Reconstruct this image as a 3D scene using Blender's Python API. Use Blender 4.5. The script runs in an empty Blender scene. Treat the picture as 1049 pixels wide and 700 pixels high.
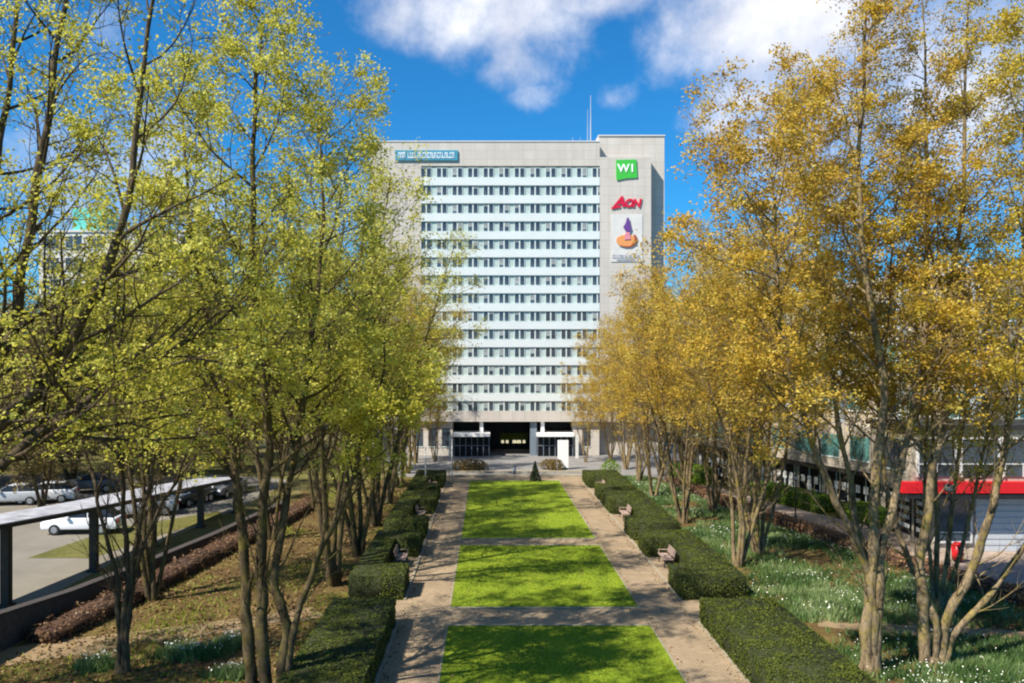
import bpy, bmesh, math, random
import numpy as np
from mathutils import Vector, Matrix
R = math.radians
sc = bpy.context.scene
COL = sc.collection
F, H0, CX, CY = 870.0, 10.0, 499.0, 375.0      # focal length in photo pixels, eye height, vanishing point of the alley

def G(px, py, z=0.0):                            # photo pixel -> point on the ground (used to survey the place)
    Y = F * (H0 - z) / (py - CY)
    return Vector(((px - CX) / F * Y, Y, z))
def P(px, py, Y):                                # photo pixel at a known distance
    return Vector(((px - CX) / F * Y, Y, H0 - (py - CY) / F * Y))

# ------------------------------------------------------------------ materials
def new_mat(name):
    m = bpy.data.materials.new(name); m.use_nodes = True
    nt = m.node_tree
    b = nt.nodes['Principled BSDF']
    return m, nt, b
def nd(nt, t, **kw):
    n = nt.nodes.new(t)
    for k, v in kw.items():
        if hasattr(n, k): setattr(n, k, v)
        else: n.inputs[k].default_value = v
    return n
def ramp(nt, fac, stops):
    r = nt.nodes.new('ShaderNodeValToRGB')
    el = r.color_ramp.elements
    while len(el) < len(stops): el.new(0.5)
    for e, (p, c) in zip(el, stops):
        e.position = p; e.color = (*c, 1)
    nt.links.new(fac, r.inputs['Fac'])
    return r.outputs['Color']
def coord(nt, kind='Object'):
    return nt.nodes.new('ShaderNodeTexCoord').outputs[kind]
def world_pos(nt):
    return nt.nodes.new('ShaderNodeNewGeometry').outputs['Position']
def noise(nt, vec, scale, detail=5, rough=0.6, dist=0.0):
    n = nt.nodes.new('ShaderNodeTexNoise')
    n.inputs['Scale'].default_value = scale; n.inputs['Detail'].default_value = detail
    n.inputs['Roughness'].default_value = rough; n.inputs['Distortion'].default_value = dist
    if vec is not None: nt.links.new(vec, n.inputs['Vector'])
    return n.outputs['Fac']
def mix(nt, fac, a, b, mode='MIX'):
    n = nt.nodes.new('ShaderNodeMix'); n.data_type = 'RGBA'; n.blend_type = mode
    for s, v in ((n.inputs[0], fac), (n.inputs[6], a), (n.inputs[7], b)):
        if isinstance(v, (int, float)): s.default_value = v
        elif isinstance(v, tuple): s.default_value = (*v, 1)
        else: nt.links.new(v, s)
    return n.outputs[2]
def bump(nt, b, h, strength=0.4, dist=0.05):
    n = nt.nodes.new('ShaderNodeBump'); n.inputs['Strength'].default_value = strength; n.inputs['Distance'].default_value = dist
    nt.links.new(h, n.inputs['Height']); nt.links.new(n.outputs['Normal'], b.inputs['Normal'])

def simple(name, c, rough=0.6, metal=0.0, var=0.12, scale=3.0, spec=0.4, bmp=0.0):
    m, nt, b = new_mat(name)
    f = noise(nt, coord(nt), scale, 6, 0.65)
    lo = tuple(x * (1 - var) for x in c); hi = tuple(min(1, x * (1 + var)) for x in c)
    nt.links.new(ramp(nt, f, [(0.3, lo), (0.7, hi)]), b.inputs['Base Color'])
    b.inputs['Roughness'].default_value = rough; b.inputs['Metallic'].default_value = metal
    b.inputs['Specular IOR Level'].default_value = spec
    if bmp: bump(nt, b, noise(nt, coord(nt), scale * 8, 4), bmp, 0.03)
    return m
def ground_mat(name, stops, scale=0.6, fine=9.0, bmp=0.5, finemix=0.45):
    m, nt, b = new_mat(name)
    p = world_pos(nt)
    f1 = noise(nt, p, scale, 8, 0.7, 0.6); f2 = noise(nt, p, fine, 5, 0.7)
    a = nt.nodes.new('ShaderNodeMix'); a.inputs[0].default_value = finemix
    nt.links.new(f1, a.inputs[2]); nt.links.new(f2, a.inputs[3])
    nt.links.new(ramp(nt, a.outputs[0], stops), b.inputs['Base Color'])
    b.inputs['Roughness'].default_value = 0.95; b.inputs['Specular IOR Level'].default_value = 0.1
    bump(nt, b, f2, bmp, 0.08)
    return m
def paver_mat(name, c1, c2, mortar, bw, bh, stain=0.35, mort=0.012):
    m, nt, b = new_mat(name)
    p = world_pos(nt)
    br = nt.nodes.new('ShaderNodeTexBrick')
    br.inputs['Scale'].default_value = 1.0; br.inputs['Brick Width'].default_value = bw; br.inputs['Row Height'].default_value = bh
    br.inputs['Mortar Size'].default_value = mort; br.inputs['Bias'].default_value = 0.0
    br.inputs['Color1'].default_value = (*c1, 1); br.inputs['Color2'].default_value = (*c2, 1); br.inputs['Mortar'].default_value = (*mortar, 1)
    nt.links.new(p, br.inputs['Vector'])
    st = ramp(nt, noise(nt, p, 0.8, 8, 0.75, 0.8), [(0.3, (1 - stain,) * 3), (0.72, (1.0, 1.0, 1.0))])
    fi = ramp(nt, noise(nt, p, 14, 4, 0.7), [(0.3, (0.78, 0.78, 0.76)), (0.7, (1.0, 1.0, 1.0))])
    nt.links.new(mix(nt, 1.0, mix(nt, 1.0, br.outputs['Color'], st, 'MULTIPLY'), fi, 'MULTIPLY'), b.inputs['Base Color'])
    b.inputs['Roughness'].default_value = 0.9; b.inputs['Specular IOR Level'].default_value = 0.2
    bump(nt, b, br.outputs['Fac'], 0.3, -0.01)
    return m
def leaf_mat(name, cols, transl=0.45, rough=0.55):
    # colour follows each leaf's own tint; thin leaves let some light through
    m, nt, b = new_mat(name)
    at = nt.nodes.new('ShaderNodeAttribute'); at.attribute_name = 'tint'
    n = len(cols)
    c = ramp(nt, at.outputs['Fac'], [(i / (n - 1), x) for i, x in enumerate(cols)])
    nt.links.new(c, b.inputs['Base Color'])
    b.inputs['Roughness'].default_value = rough; b.inputs['Specular IOR Level'].default_value = 0.25
    t = nt.nodes.new('ShaderNodeBsdfTranslucent'); nt.links.new(c, t.inputs['Color'])
    mx = nt.nodes.new('ShaderNodeMixShader'); mx.inputs[0].default_value = transl
    nt.links.new(b.outputs[0], mx.inputs[1]); nt.links.new(t.outputs[0], mx.inputs[2])
    nt.links.new(mx.outputs[0], nt.nodes['Material Output'].inputs['Surface'])
    return m
def glass_mat(name, c, rough=0.08, spec=0.6):
    m, nt, b = new_mat(name)
    f = noise(nt, coord(nt), 0.7, 3)
    nt.links.new(ramp(nt, f, [(0.3, tuple(x * .6 for x in c)), (0.7, tuple(x * 1.5 for x in c))]), b.inputs['Base Color'])
    b.inputs['Roughness'].default_value = rough; b.inputs['Specular IOR Level'].default_value = spec
    return m
def emit_mat(name, c, s):
    m, nt, b = new_mat(name)
    b.inputs['Base Color'].default_value = (*c, 1); b.inputs['Emission Color'].default_value = (*c, 1); b.inputs['Emission Strength'].default_value = s
    return m
def bark_mat(name, a, bcol, moss, mossiness=0.5):
    m, nt, b = new_mat(name)
    o = coord(nt)
    mp = nt.nodes.new('ShaderNodeMapping'); mp.inputs['Scale'].default_value = (1, 1, 0.35); nt.links.new(o, mp.inputs['Vector'])
    f = noise(nt, mp.outputs[0], 5, 10, 0.8, 0.8)
    c = ramp(nt, f, [(0.38, a), (0.58, bcol)])
    ms = ramp(nt, noise(nt, o, 1.6, 6, 0.7), [(mossiness, (0, 0, 0)), (mossiness + .16, (1, 1, 1))])
    nt.links.new(mix(nt, ms, c, moss), b.inputs['Base Color'])
    b.inputs['Roughness'].default_value = 0.95; b.inputs['Specular IOR Level'].default_value = 0.1
    bump(nt, b, f, 0.8, 0.04)
    return m

M = {}
M['soil'] = ground_mat('garden_soil', [(0.33, (.040, .025, .013)), (0.46, (.105, .064, .028)), (0.55, (.125, .095, .028)), (0.68, (.21, .145, .07))], 0.45, 7)
M['ground'] = ground_mat('rough_grass', [(0.35, (.07, .075, .02)), (0.5, (.14, .12, .04)), (0.65, (.20, .17, .085))], 0.12, 3)
M['verge'] = ground_mat('verge_grass', [(0.35, (.06, .065, .02)), (0.5, (.125, .12, .034)), (0.68, (.21, .175, .075))], 0.5, 6)
M['asphalt'] = ground_mat('asphalt', [(0.3, (.15, .135, .11)), (0.7, (.26, .235, .19))], 0.4, 20, 0.2)
M['path'] = paver_mat('clay_pavers', (.50, .375, .245), (.42, .31, .195), (.27, .20, .125), .22, .11, .38)
M['plaza'] = paver_mat('grey_slabs', (.30, .285, .275), (.25, .24, .235), (.16, .15, .145), .9, .6, .25)
M['kerb'] = simple('pale_kerb_stone', (.30, .255, .18), .85, var=.25, scale=2)
M['dirt'] = ground_mat('trodden_earth', [(0.3, (.17, .115, .06)), (0.7, (.32, .235, .14))], 0.9, 9, 0.3)
m, nt, b = new_mat('lawn_turf')
p = world_pos(nt)
fA = noise(nt, p, 0.7, 8, 0.7, 0.5); fB = noise(nt, p, 11, 6, 0.75)
a = nt.nodes.new('ShaderNodeMix'); a.inputs[0].default_value = 0.5; nt.links.new(fA, a.inputs[2]); nt.links.new(fB, a.inputs[3])
nt.links.new(ramp(nt, a.outputs[0], [(0.33, (.10, .16, .012)), (0.5, (.20, .275, .016)), (0.67, (.33, .375, .03))]), b.inputs['Base Color'])
b.inputs['Roughness'].default_value = .9; b.inputs['Specular IOR Level'].default_value = .15
bump(nt, b, fB, 0.9, 0.06); M['lawn'] = m
M['blade'] = leaf_mat('grass_blades', [(.08, .145, .012), (.20, .285, .016), (.38, .41, .04)], .4)
M['litter'] = leaf_mat('dry_leaf_litter', [(.07, .04, .018), (.16, .09, .035), (.26, .17, .075), (.10, .13, .025)], .1, .9)
M['daff'] = leaf_mat('daffodil_leaves', [(.035, .080, .020), (.11, .19, .05), (.33, .39, .18)], .25)
M['petal'] = simple('white_petals', (.82, .82, .70), .6, var=.06)
M['limeleaf'] = leaf_mat('young_lime_leaves', [(.26, .215, .042), (.46, .42, .048), (.59, .55, .074), (.70, .68, .175)], .5)
M['oliveleaf'] = leaf_mat('young_olive_gold_leaves', [(.28, .18, .03), (.50, .355, .032), (.60, .46, .05), (.69, .59, .12)], .48)
M['goldleaf'] = leaf_mat('young_bronze_leaves', [(.27, .15, .033), (.535, .33, .036), (.635, .44, .058), (.695, .57, .13)], .5)
M['tanleaf'] = leaf_mat('brown_buds', [(.11, .075, .032), (.21, .15, .055), (.27, .22, .06)], .35)
M['box'] = leaf_mat('box_leaves', [(.028, .042, .008), (.075, .098, .012), (.165, .175, .018)], .2)
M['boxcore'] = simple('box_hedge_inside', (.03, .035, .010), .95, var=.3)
M['beech'] = leaf_mat('copper_beech_leaves', [(.075, .042, .024), (.185, .105, .055), (.30, .19, .105)], .3)
M['beech2'] = leaf_mat('pale_copper_beech_leaves', [(.12, .06, .03), (.30, .165, .085), (.44, .29, .16)], .3)
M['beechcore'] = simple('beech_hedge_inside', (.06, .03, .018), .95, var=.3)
M['fresh'] = leaf_mat('fresh_green_hedge_leaves', [(.06, .13, .008), (.15, .26, .012), (.24, .34, .02)], .3)
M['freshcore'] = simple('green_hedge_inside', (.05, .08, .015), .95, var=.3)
M['shrub'] = leaf_mat('russet_shrub_leaves', [(.10, .06, .02), (.20, .13, .035), (.24, .20, .05)], .3)
M['conifer'] = leaf_mat('dark_conifer_needles', [(.012, .022, .012), (.03, .045, .02), (.05, .065, .03)], .1)
M['bark'] = bark_mat('mossy_grey_bark', (.022, .016, .010), (.135, .10, .055), (.15, .12, .03), .50)
M['palebark'] = bark_mat('pale_bark', (.030, .021, .013), (.29, .215, .125), (.26, .20, .045), .50)
M['darkbark'] = bark_mat('dark_bark', (.035, .026, .017), (.12, .09, .055), (.13, .11, .025), .55)
# buildings
def panel_mat(name, c, line, bw, bh, var=.08):
    m, nt, b = new_mat(name)
    o = coord(nt)
    sep = nt.nodes.new('ShaderNodeSeparateXYZ'); nt.links.new(o, sep.inputs[0])
    add = nt.nodes.new('ShaderNodeMath'); add.operation = 'ADD'; nt.links.new(sep.outputs[0], add.inputs[0]); nt.links.new(sep.outputs[1], add.inputs[1])
    cb = nt.nodes.new('ShaderNodeCombineXYZ'); nt.links.new(add.outputs[0], cb.inputs[0]); nt.links.new(sep.outputs[2], cb.inputs[1])
    br = nt.nodes.new('ShaderNodeTexBrick'); br.offset = 0.0
    br.inputs['Scale'].default_value = 1; br.inputs['Brick Width'].default_value = bw; br.inputs['Row Height'].default_value = bh; br.inputs['Mortar Size'].default_value = .03
    br.inputs['Color1'].default_value = (*c, 1); br.inputs['Color2'].default_value = (*[x * (1 - var) for x in c], 1); br.inputs['Mortar'].default_value = (*line, 1)
    nt.links.new(cb.outputs[0], br.inputs['Vector'])
    mp = nt.nodes.new('ShaderNodeMapping'); mp.inputs['Scale'].default_value = (1, 1, .15); nt.links.new(o, mp.inputs['Vector'])
    st = ramp(nt, noise(nt, mp.outputs[0], .9, 6, .7), [(.3, (.86, .85, .83)), (.7, (1, 1, 1))])
    nt.links.new(mix(nt, 1.0, br.outputs['Color'], st, 'MULTIPLY'), b.inputs['Base Color'])
    b.inputs['Roughness'].default_value = .85
    return m
M['concrete'] = panel_mat('beige_concrete_panels', (.60, .55, .495), (.49, .45, .405), 1.35, 1.0)
M['concrete2'] = panel_mat('warm_facade_panels', (.47, .41, .33), (.32, .28, .23), 2.2, 1.6)
M['paleconc'] = simple('pale_concrete', (.62, .60, .57), .8, var=.08, scale=1)
M['spandrel'] = simple('white_enamel_panels', (.66, .70, .685), .45, var=.04, scale=.5)
M['teal'] = simple('pale_green_panels', (.44, .53, .50), .4, var=.08, scale=1.5)
M['win'] = glass_mat('dark_window_glass', (.050, .066, .085))
M['blind'] = simple('window_blind', (.30, .33, .33), .7, var=.4, scale=.8)
M['frame'] = simple('window_frame_paint', (.62, .68, .66), .5, var=.05)
M['darkglass'] = glass_mat('dark_lobby_glass', (.008, .009, .012), .35, .15)
M['steel'] = simple('blue_grey_steel', (.20, .24, .29), .5, metal=.2)
M['white'] = simple('white_paint', (.80, .80, .80), .5, var=.03)
M['offwhite'] = simple('weathered_white_paint', (.62, .62, .60), .6, var=.1)
M['black'] = simple('black_paint', (.018, .018, .02), .5, var=.2)
M['dark'] = simple('dark_brown_steel', (.03, .027, .025), .6, var=.25)
M['roofmetal'] = simple('pale_zinc_roof', (.36, .355, .37), .6, metal=0.0, var=.4, scale=1.4)
M['red'] = simple('red_paint', (.62, .012, .018), .4, var=.06)
M['signred'] = simple('crimson_letters', (.62, .008, .045), .45, var=.04)
M['signgreen'] = simple('green_sign_panel', (.055, .47, .055), .4, var=.04)
M['signblue'] = simple('teal_blue_sign_panel', (.055, .27, .38), .4, var=.05)
M['purple'] = simple('purple_sign_paint', (.13, .05, .24), .5, var=.15)
M['pink'] = simple('rose_sign_paint', (.68, .24, .30), .5, var=.1)
M['orange'] = simple('orange_sign_paint', (.74, .30, .10), .5, var=.1)
M['rust'] = simple('rust_sign_paint', (.32, .08, .04), .5, var=.1)
M['greytext'] = simple('grey_letters', (.36, .36, .40), .5, var=.05)
M['paleblue'] = simple('pale_blue_letters', (.66, .76, .82), .5, var=.05)
M['mast'] = simple('galvanised_mast', (.36, .40, .45), .5, var=.1)
M['turq'] = simple('turquoise_cladding', (.12, .55, .47), .5, var=.1)
M['wood'] = simple('weathered_teak', (.36, .26, .21), .75, var=.25, scale=6)
M['bluepale'] = simple('pale_blue_glazing', (.50, .58, .62), .3, var=.12)
M['shutter'] = simple('light_grey_shutter', (.45, .47, .50), .5, var=.05)
M['lamp'] = emit_mat('lit_lobby_lamp', (1.0, .90, .60), .4)
M['wallstone'] = simple('dark_brick_wall', (.055, .045, .04), .9, var=.35, scale=5, bmp=.4)
M['tealglass'] = glass_mat('teal_window_glass', (.07, .17, .16), .1)
for k, c in dict(car_white=(.78, .78, .80), car_black=(.02, .02, .025), car_silver=(.45, .46, .48), car_blue=(.05, .09, .20), car_grey=(.14, .14, .15)).items():
    M[k] = simple(k + '_paint', c, .25, var=.03, spec=.6)
M['carglass'] = glass_mat('car_glass', (.02, .024, .028), .05)
M['tyre'] = simple('tyre_rubber', (.02, .02, .02), .9)
M['rim'] = simple('alloy_rim', (.45, .45, .46), .35, metal=.7)
M['headlight'] = simple('headlight_lens', (.75, .76, .78), .15, var=.05)
M['taillight'] = simple('tail_light_lens', (.45, .02, .02), .2)

# ------------------------------------------------------------------ object helpers
def link(name, me, parent=None):
    o = bpy.data.objects.new(name, me); COL.objects.link(o)
    if parent: o.parent = parent
    return o
def tag(o, label=None, cat=None, group=None, kind=None):
    if label: o['label'] = label
    if cat: o['category'] = cat
    if group: o['group'] = group
    if kind: o['kind'] = kind
    return o
def thing(name, label, cat, loc=(0, 0, 0), rz=0.0, group=None):
    o = bpy.data.objects.new(name, None); COL.objects.link(o)
    o.empty_display_size = .3; o.location = loc; o.rotation_euler = (0, 0, rz)
    return tag(o, label, cat, group)
def copy_tree(o, parent=None):
    c = o.copy(); COL.objects.link(c)
    if parent: c.parent = parent
    for ch in list(o.children): copy_tree(ch, c)
    return c

class MB:
    """collects solids into one mesh"""
    def __init__(self): self.v = []; self.f = []; self.mi = []; self.mats = []; self.cur = 0
    def mat(self, m):
        if m not in self.mats: self.mats.append(m)
        self.cur = self.mats.index(m); return self
    def add(self, vs, fs):
        n = len(self.v); self.v += [tuple(x) for x in vs]
        for f in fs: self.f.append([i + n for i in f]); self.mi.append(self.cur)
        return self
    def box(self, x0, x1, y0, y1, z0, z1, T=None):
        vs = [Vector((x, y, z)) for z in (z0, z1) for y in (y0, y1) for x in (x0, x1)]
        if T is not None: vs = [T @ v for v in vs]
        return self.add(vs, [(0, 2, 3, 1), (4, 5, 7, 6), (0, 1, 5, 4), (2, 6, 7, 3), (0, 4, 6, 2), (1, 3, 7, 5)])
    def bar(self, a, b, w, h):
        a = Vector(a); b = Vector(b); d = (b - a).normalized()
        s = d.cross(Vector((0, 0, 1)))
        s = s.normalized() if s.length > 1e-4 else Vector((1, 0, 0))
        u = s.cross(d)
        vs = [q + s * (sx * w / 2) + u * (sz * h / 2) for q in (a, b) for sx, sz in ((-1, -1), (1, -1), (1, 1), (-1, 1))]
        return self.add(vs, [(0, 1, 2, 3), (4, 7, 6, 5), (0, 4, 5, 1), (1, 5, 6, 2), (2, 6, 7, 3), (3, 7, 4, 0)])
    def cyl(self, a, b, r0, r1=None, n=12):
        r1 = r0 if r1 is None else r1
        a = Vector(a); b = Vector(b); d = (b - a).normalized()
        s = d.cross(Vector((0.01, 0, 1))); s = s.normalized() if s.length > .02 else Vector((1, 0, 0))
        u = d.cross(s)
        vs = [q + (s * math.cos(t) + u * math.sin(t)) * r for q, r in ((a, r0), (b, r1)) for t in [2 * math.pi * i / n for i in range(n)]]
        fs = [(i, (i + 1) % n, n + (i + 1) % n, n + i) for i in range(n)] + [tuple(range(n))[::-1], tuple(range(n, 2 * n))]
        return self.add(vs, fs)
    def prism(self, pts, axis, a, b):
        """polygon pts (2D) extruded along an axis ('x','y','z') from a to b"""
        def w(p, t):
            return {'x': (t, p[0], p[1]), 'y': (p[0], t, p[1]), 'z': (p[0], p[1], t)}[axis]
        n = len(pts)
        vs = [w(p, a) for p in pts] + [w(p, b) for p in pts]
        return self.add(vs, [tuple(range(n))[::-1], tuple(range(n, 2 * n))] + [(i, (i + 1) % n, n + (i + 1) % n, n + i) for i in range(n)])
    def mesh(self, name, m=None, bevel=0.0, smooth=False):
        me = bpy.data.meshes.new(name); me.from_pydata(self.v, [], self.f)
        ms = self.mats or [m]
        for k in ms: me.materials.append(M[k])
        if self.mats: me.polygons.foreach_set('material_index', self.mi)
        bm = bmesh.new(); bm.from_mesh(me)
        bmesh.ops.recalc_face_normals(bm, faces=bm.faces)
        if bevel: bmesh.ops.bevel(bm, geom=list(bm.edges), offset=bevel, segments=2, affect='EDGES', profile=.6, clamp_overlap=True)
        if smooth:
            for f in bm.faces: f.smooth = True
        bm.to_mesh(me); bm.free(); me.update()
        return me
    def build(self, name, m=None, parent=None, bevel=0.0, smooth=False):
        return link(name, self.mesh(name, m, bevel, smooth), parent)

def raw_mesh(name, V, Fq, mats, tint=None, midx=None, smooth=False):
    """fast mesh from numpy vertices and fixed size faces"""
    me = bpy.data.meshes.new(name)
    nv, (nf, k) = len(V), Fq.shape
    me.vertices.add(nv); me.vertices.foreach_set('co', np.ascontiguousarray(V, np.float32).ravel())
    me.loops.add(nf * k); me.loops.foreach_set('vertex_index', np.ascontiguousarray(Fq, np.int32).ravel())
    me.polygons.add(nf); me.polygons.foreach_set('loop_start', np.arange(0, nf * k, k, dtype=np.int32))
    for m in mats: me.materials.append(M[m])
    if midx is not None: me.polygons.foreach_set('material_index', np.ascontiguousarray(midx, np.int32))
    if smooth: me.polygons.foreach_set('use_smooth', np.ones(nf, bool))
    if tint is not None:
        at = me.attributes.new('tint', 'FLOAT', 'POINT'); at.data.foreach_set('value', np.ascontiguousarray(tint, np.float32))
    me.update(calc_edges=True); me.validate()
    return me

def leaves(rng, C, size, tint, flat=0.0, aspect=1.6, normal=None):
    """a small folded leaf (one rhombic face) at every centre C"""
    n = len(C)
    d = rng.normal(size=(n, 3)); d[:, 2] *= 0.75; d /= np.linalg.norm(d, axis=1)[:, None]
    nn = rng.normal(size=(n, 3))
    if normal is not None: nn = nn * (1 - flat) + normal * flat * 2.2
    elif flat: nn[:, 2] += flat * 2
    s = np.cross(d, nn); s /= np.linalg.norm(s, axis=1)[:, None] + 1e-9
    if normal is not None:                      # keep the blade in the plane of its normal
        nn /= np.linalg.norm(nn, axis=1)[:, None]; d = np.cross(nn, s); 
    sz = size[:, None] if np.ndim(size) else size
    V = np.empty((n, 4, 3)); h = d * sz * .5 * aspect; w = s * sz * .5
    V[:, 0] = C - h; V[:, 1] = C + w; V[:, 2] = C + h; V[:, 3] = C - w
    return V.reshape(-1, 3), np.arange(4 * n).reshape(-1, 4), np.repeat(tint, 4)

def blades(rng, base, h, w, lean, tint):
    n = len(base)
    a = rng.uniform(0, 2 * np.pi, n); la = rng.uniform(0, 2 * np.pi, n)
    s = np.stack([np.cos(a), np.sin(a), np.zeros(n)], 1) * (w * .5)[:, None]
    tip = base + np.stack([np.cos(la) * lean * h, np.sin(la) * lean * h, h], 1)
    V = np.stack([base - s, base + s, tip], 1).reshape(-1, 3)
    return V, np.arange(3 * n).reshape(-1, 3), np.repeat(tint, 3)

def sheet(name, pts, z, m, kind='structure', label=None, cat=None):
    me = bpy.data.meshes.new(name); me.from_pydata([(p[0], p[1], z) for p in pts], [], [list(range(len(pts)))])
    me.materials.append(M[m]); me.update()
    if me.polygons[0].normal.z < 0: me.flip_normals()
    o = link(name, me); o['kind'] = kind
    return o
def rect(x0, x1, y0, y1): return [(x0, y0), (x1, y0), (x1, y1), (x0, y1)]
def ribbon(name, left, right, z, m):
    n = len(left); me = bpy.data.meshes.new(name)
    vs = [(p[0], p[1], z) for p in left] + [(p[0], p[1], z) for p in right]
    me.from_pydata(vs, [], [(i, i + 1, n + i + 1, n + i) for i in range(n - 1)]); me.materials.append(M[m]); me.update()
    if me.polygons[0].normal.z < 0: me.flip_normals()
    o = link(name, me); o['kind'] = 'structure'; return o

# ------------------------------------------------------------------ the setting
LX0, LX1 = -1.5, 6.25            # lawn
PX0, PX1 = -3.45, 8.2            # outer edges of the two paths
sheet('ground', rect(-900, 900, -200, 1500), 0, 'ground')
sheet('garden_bed', [(-17, 5), (-6, 5), (-6, 77), (-14.5, 77), (-15.0, 52), (-16.8, 33)], .004, 'soil')
sheet('garden_bed', [(11.1, 5), (27, 5), (22.4, 35), (17.6, 57), (15, 77), (11.1, 77)], .004, 'soil')
sheet('parking_lot', [(-19.2, 8), (-19.0, 44), (-17.6, 58), (-16.5, 88), (-70, 88), (-70, 8)], .004, 'asphalt')
sheet('grass_strip', [G(150, 520), G(262, 503), G(262, 498), G(130, 508)], .012, 'verge')
sheet('grass_strip', [G(28, 572), G(95, 572), G(175, 545), G(230, 530), G(225, 524), G(120, 541)], .012, 'verge')
sheet('grass_strip', [(-60, 92), (-20, 92), (-9, 88), (-9, 62), (-12.5, 62), (-16, 74), (-24, 78), (-60, 78)], .016, 'verge')
# the paved T: side paths, cross paths
sheet('path', rect(PX0, LX0, 5, 74), .008, 'path')
sheet('path', rect(LX1, PX1, 5, 74), .008, 'path')
sheet('path', rect(LX0, LX1, 32.8, 34.9), .008, 'path')
sheet('path', rect(LX0, LX1, 47.4, 48.9), .008, 'path')
sheet('path', rect(PX0 - 2.7, PX0, 33.15, 36.2), .008, 'path')
sheet('path', rect(PX1, PX1 + 3.0, 33.15, 36.2), .008, 'path')
sheet('plaza', rect(-14, 24, 76.5, 110), .006, 'plaza')
sheet('pavement', rect(PX0 - 3, PX1 + 3, 74, 76.5), .008, 'path')
# right hand walk and shop forecourt
M['walk'] = paver_mat('rose_pavers', (.52, .41, .33), (.46, .355, .28), (.34, .26, .20), .3, .15, .25)
sheet('pavement', [(30.5, 20), (29.2, 33), (24.3, 51.5), (20.6, 63), (17.5, 76.4), (15.2, 76.4), (18.0, 58), (23.0, 35.5), (26, 20)], .008, 'walk')
sheet('pavement', [(23.8, 46), (45, 46), (45, 20), (30.6, 20), (29.25, 33)], .010, 'walk')
# earth track crossing the left bed
ribbon('footpath', [G(-40, 672), G(60, 656), G(150, 646), G(250, 633), G(320, 622)], [G(-40, 690), G(60, 674), G(150, 660), G(250, 645), G(335, 632)], .010, 'dirt')
ribbon('footpath', [G(838, 634), G(900, 636), G(960, 640), G(1060, 648)], [G(838, 642), G(900, 648), G(960, 653), G(1060, 662)], .010, 'dirt')
# lawns: slightly raised turf panels with a pale edging
lawn_panels = [(5, 32.6), (35.1, 47.2), (49.1, 73.8)]
for y0, y1 in lawn_panels:
    sheet('lawn', rect(LX0, LX1, y0, y1), .03, 'lawn')
kb = MB()
for y0, y1 in lawn_panels:
    kb.box(LX0 - .07, LX0, y0, y1, 0, .045); kb.box(LX1, LX1 + .07, y0, y1, 0, .045)
    kb.box(LX0 - .07, LX1 + .07, y1, y1 + .14, 0, .047)
    if y0 > 6: kb.box(LX0 - .07, LX1 + .07, y0 - .14, y0, 0, .047)
o = kb.build('lawn_edging', 'kerb'); o['kind'] = 'structure'
kb = MB()
for x, s in ((PX0, -1), (PX1, 1)):
    kb.box(min(x, x + .12 * s), max(x, x + .12 * s), 5, 33.1, 0, .07); kb.box(min(x, x + .12 * s), max(x, x + .12 * s), 36.25, 74, 0, .07)
o = kb.build('kerb', 'kerb'); o['kind'] = 'structure'
# low steps up to the forecourt
kb = MB(); kb.box(-6.2, 10.2, 76.5, 77.1, 0, .14); kb.box(-6.6, 10.6, 79.4, 80.0, 0, .15)
o = kb.build('forecourt_kerb', 'kerb'); o['kind'] = 'structure'

rng = np.random.default_rng(5)
def scatter(poly, n):
    """n random points inside a polygon"""
    pl = np.array([(p[0], p[1]) for p in poly]); lo, hi = pl.min(0), pl.max(0); out = []
    while sum(len(o) for o in out) < n:
        q = rng.uniform(lo, hi, (n * 2, 2)); ins = np.zeros(len(q), bool); j = len(pl) - 1
        for i in range(len(pl)):
            c = ((pl[i, 1] > q[:, 1]) != (pl[j, 1] > q[:, 1])) & (q[:, 0] < (pl[j, 0] - pl[i, 0]) * (q[:, 1] - pl[i, 1]) / (pl[j, 1] - pl[i, 1] + 1e-12) + pl[i, 0])
            ins ^= c; j = i
        out.append(q[ins])
    return np.concatenate(out)[:n]
def value_noise(q, scale, seed):
    r = np.random.default_rng(seed); g = r.random((256, 256))
    u = q / scale; i = np.floor(u).astype(int); f = u - i; f = f * f * (3 - 2 * f)
    a = g[i[:, 0] % 256, i[:, 1] % 256]; b_ = g[(i[:, 0] + 1) % 256, i[:, 1] % 256]; c = g[i[:, 0] % 256, (i[:, 1] + 1) % 256]; d = g[(i[:, 0] + 1) % 256, (i[:, 1] + 1) % 256]
    return (a * (1 - f[:, 0]) + b_ * f[:, 0]) * (1 - f[:, 1]) + (c * (1 - f[:, 0]) + d * f[:, 0]) * f[:, 1]
# grass blades of the lawn
q = np.concatenate([scatter(rect(LX0 - .05, LX1 + .05, max(y0, 22), y1), int(n)) for (y0, y1), n in zip(lawn_panels, (30000, 26000, 26000))])
q = q + rng.normal(0, .035, q.shape)
t = np.clip(.28 * (value_noise(q, 3.1, 9) - .5) + .5 * value_noise(q, 1.3, 1) + .3 * value_noise(q, .35, 2) + rng.normal(0, .14, len(q)) + .07 + .13 * np.sign(np.sin(q[:, 0] * 2 * np.pi / 1.9)), 0, 1)
V, Fc, T = blades(rng, np.column_stack([q, np.full(len(q), .028)]), rng.uniform(.03, .055, len(q)), rng.uniform(.02, .04, len(q)), .7, t)
tag(link('grass', raw_mesh('grass', V, Fc, ['blade'], T)), 'short mown green grass of the lawn strip between the paths', 'grass', kind='stuff')
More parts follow.
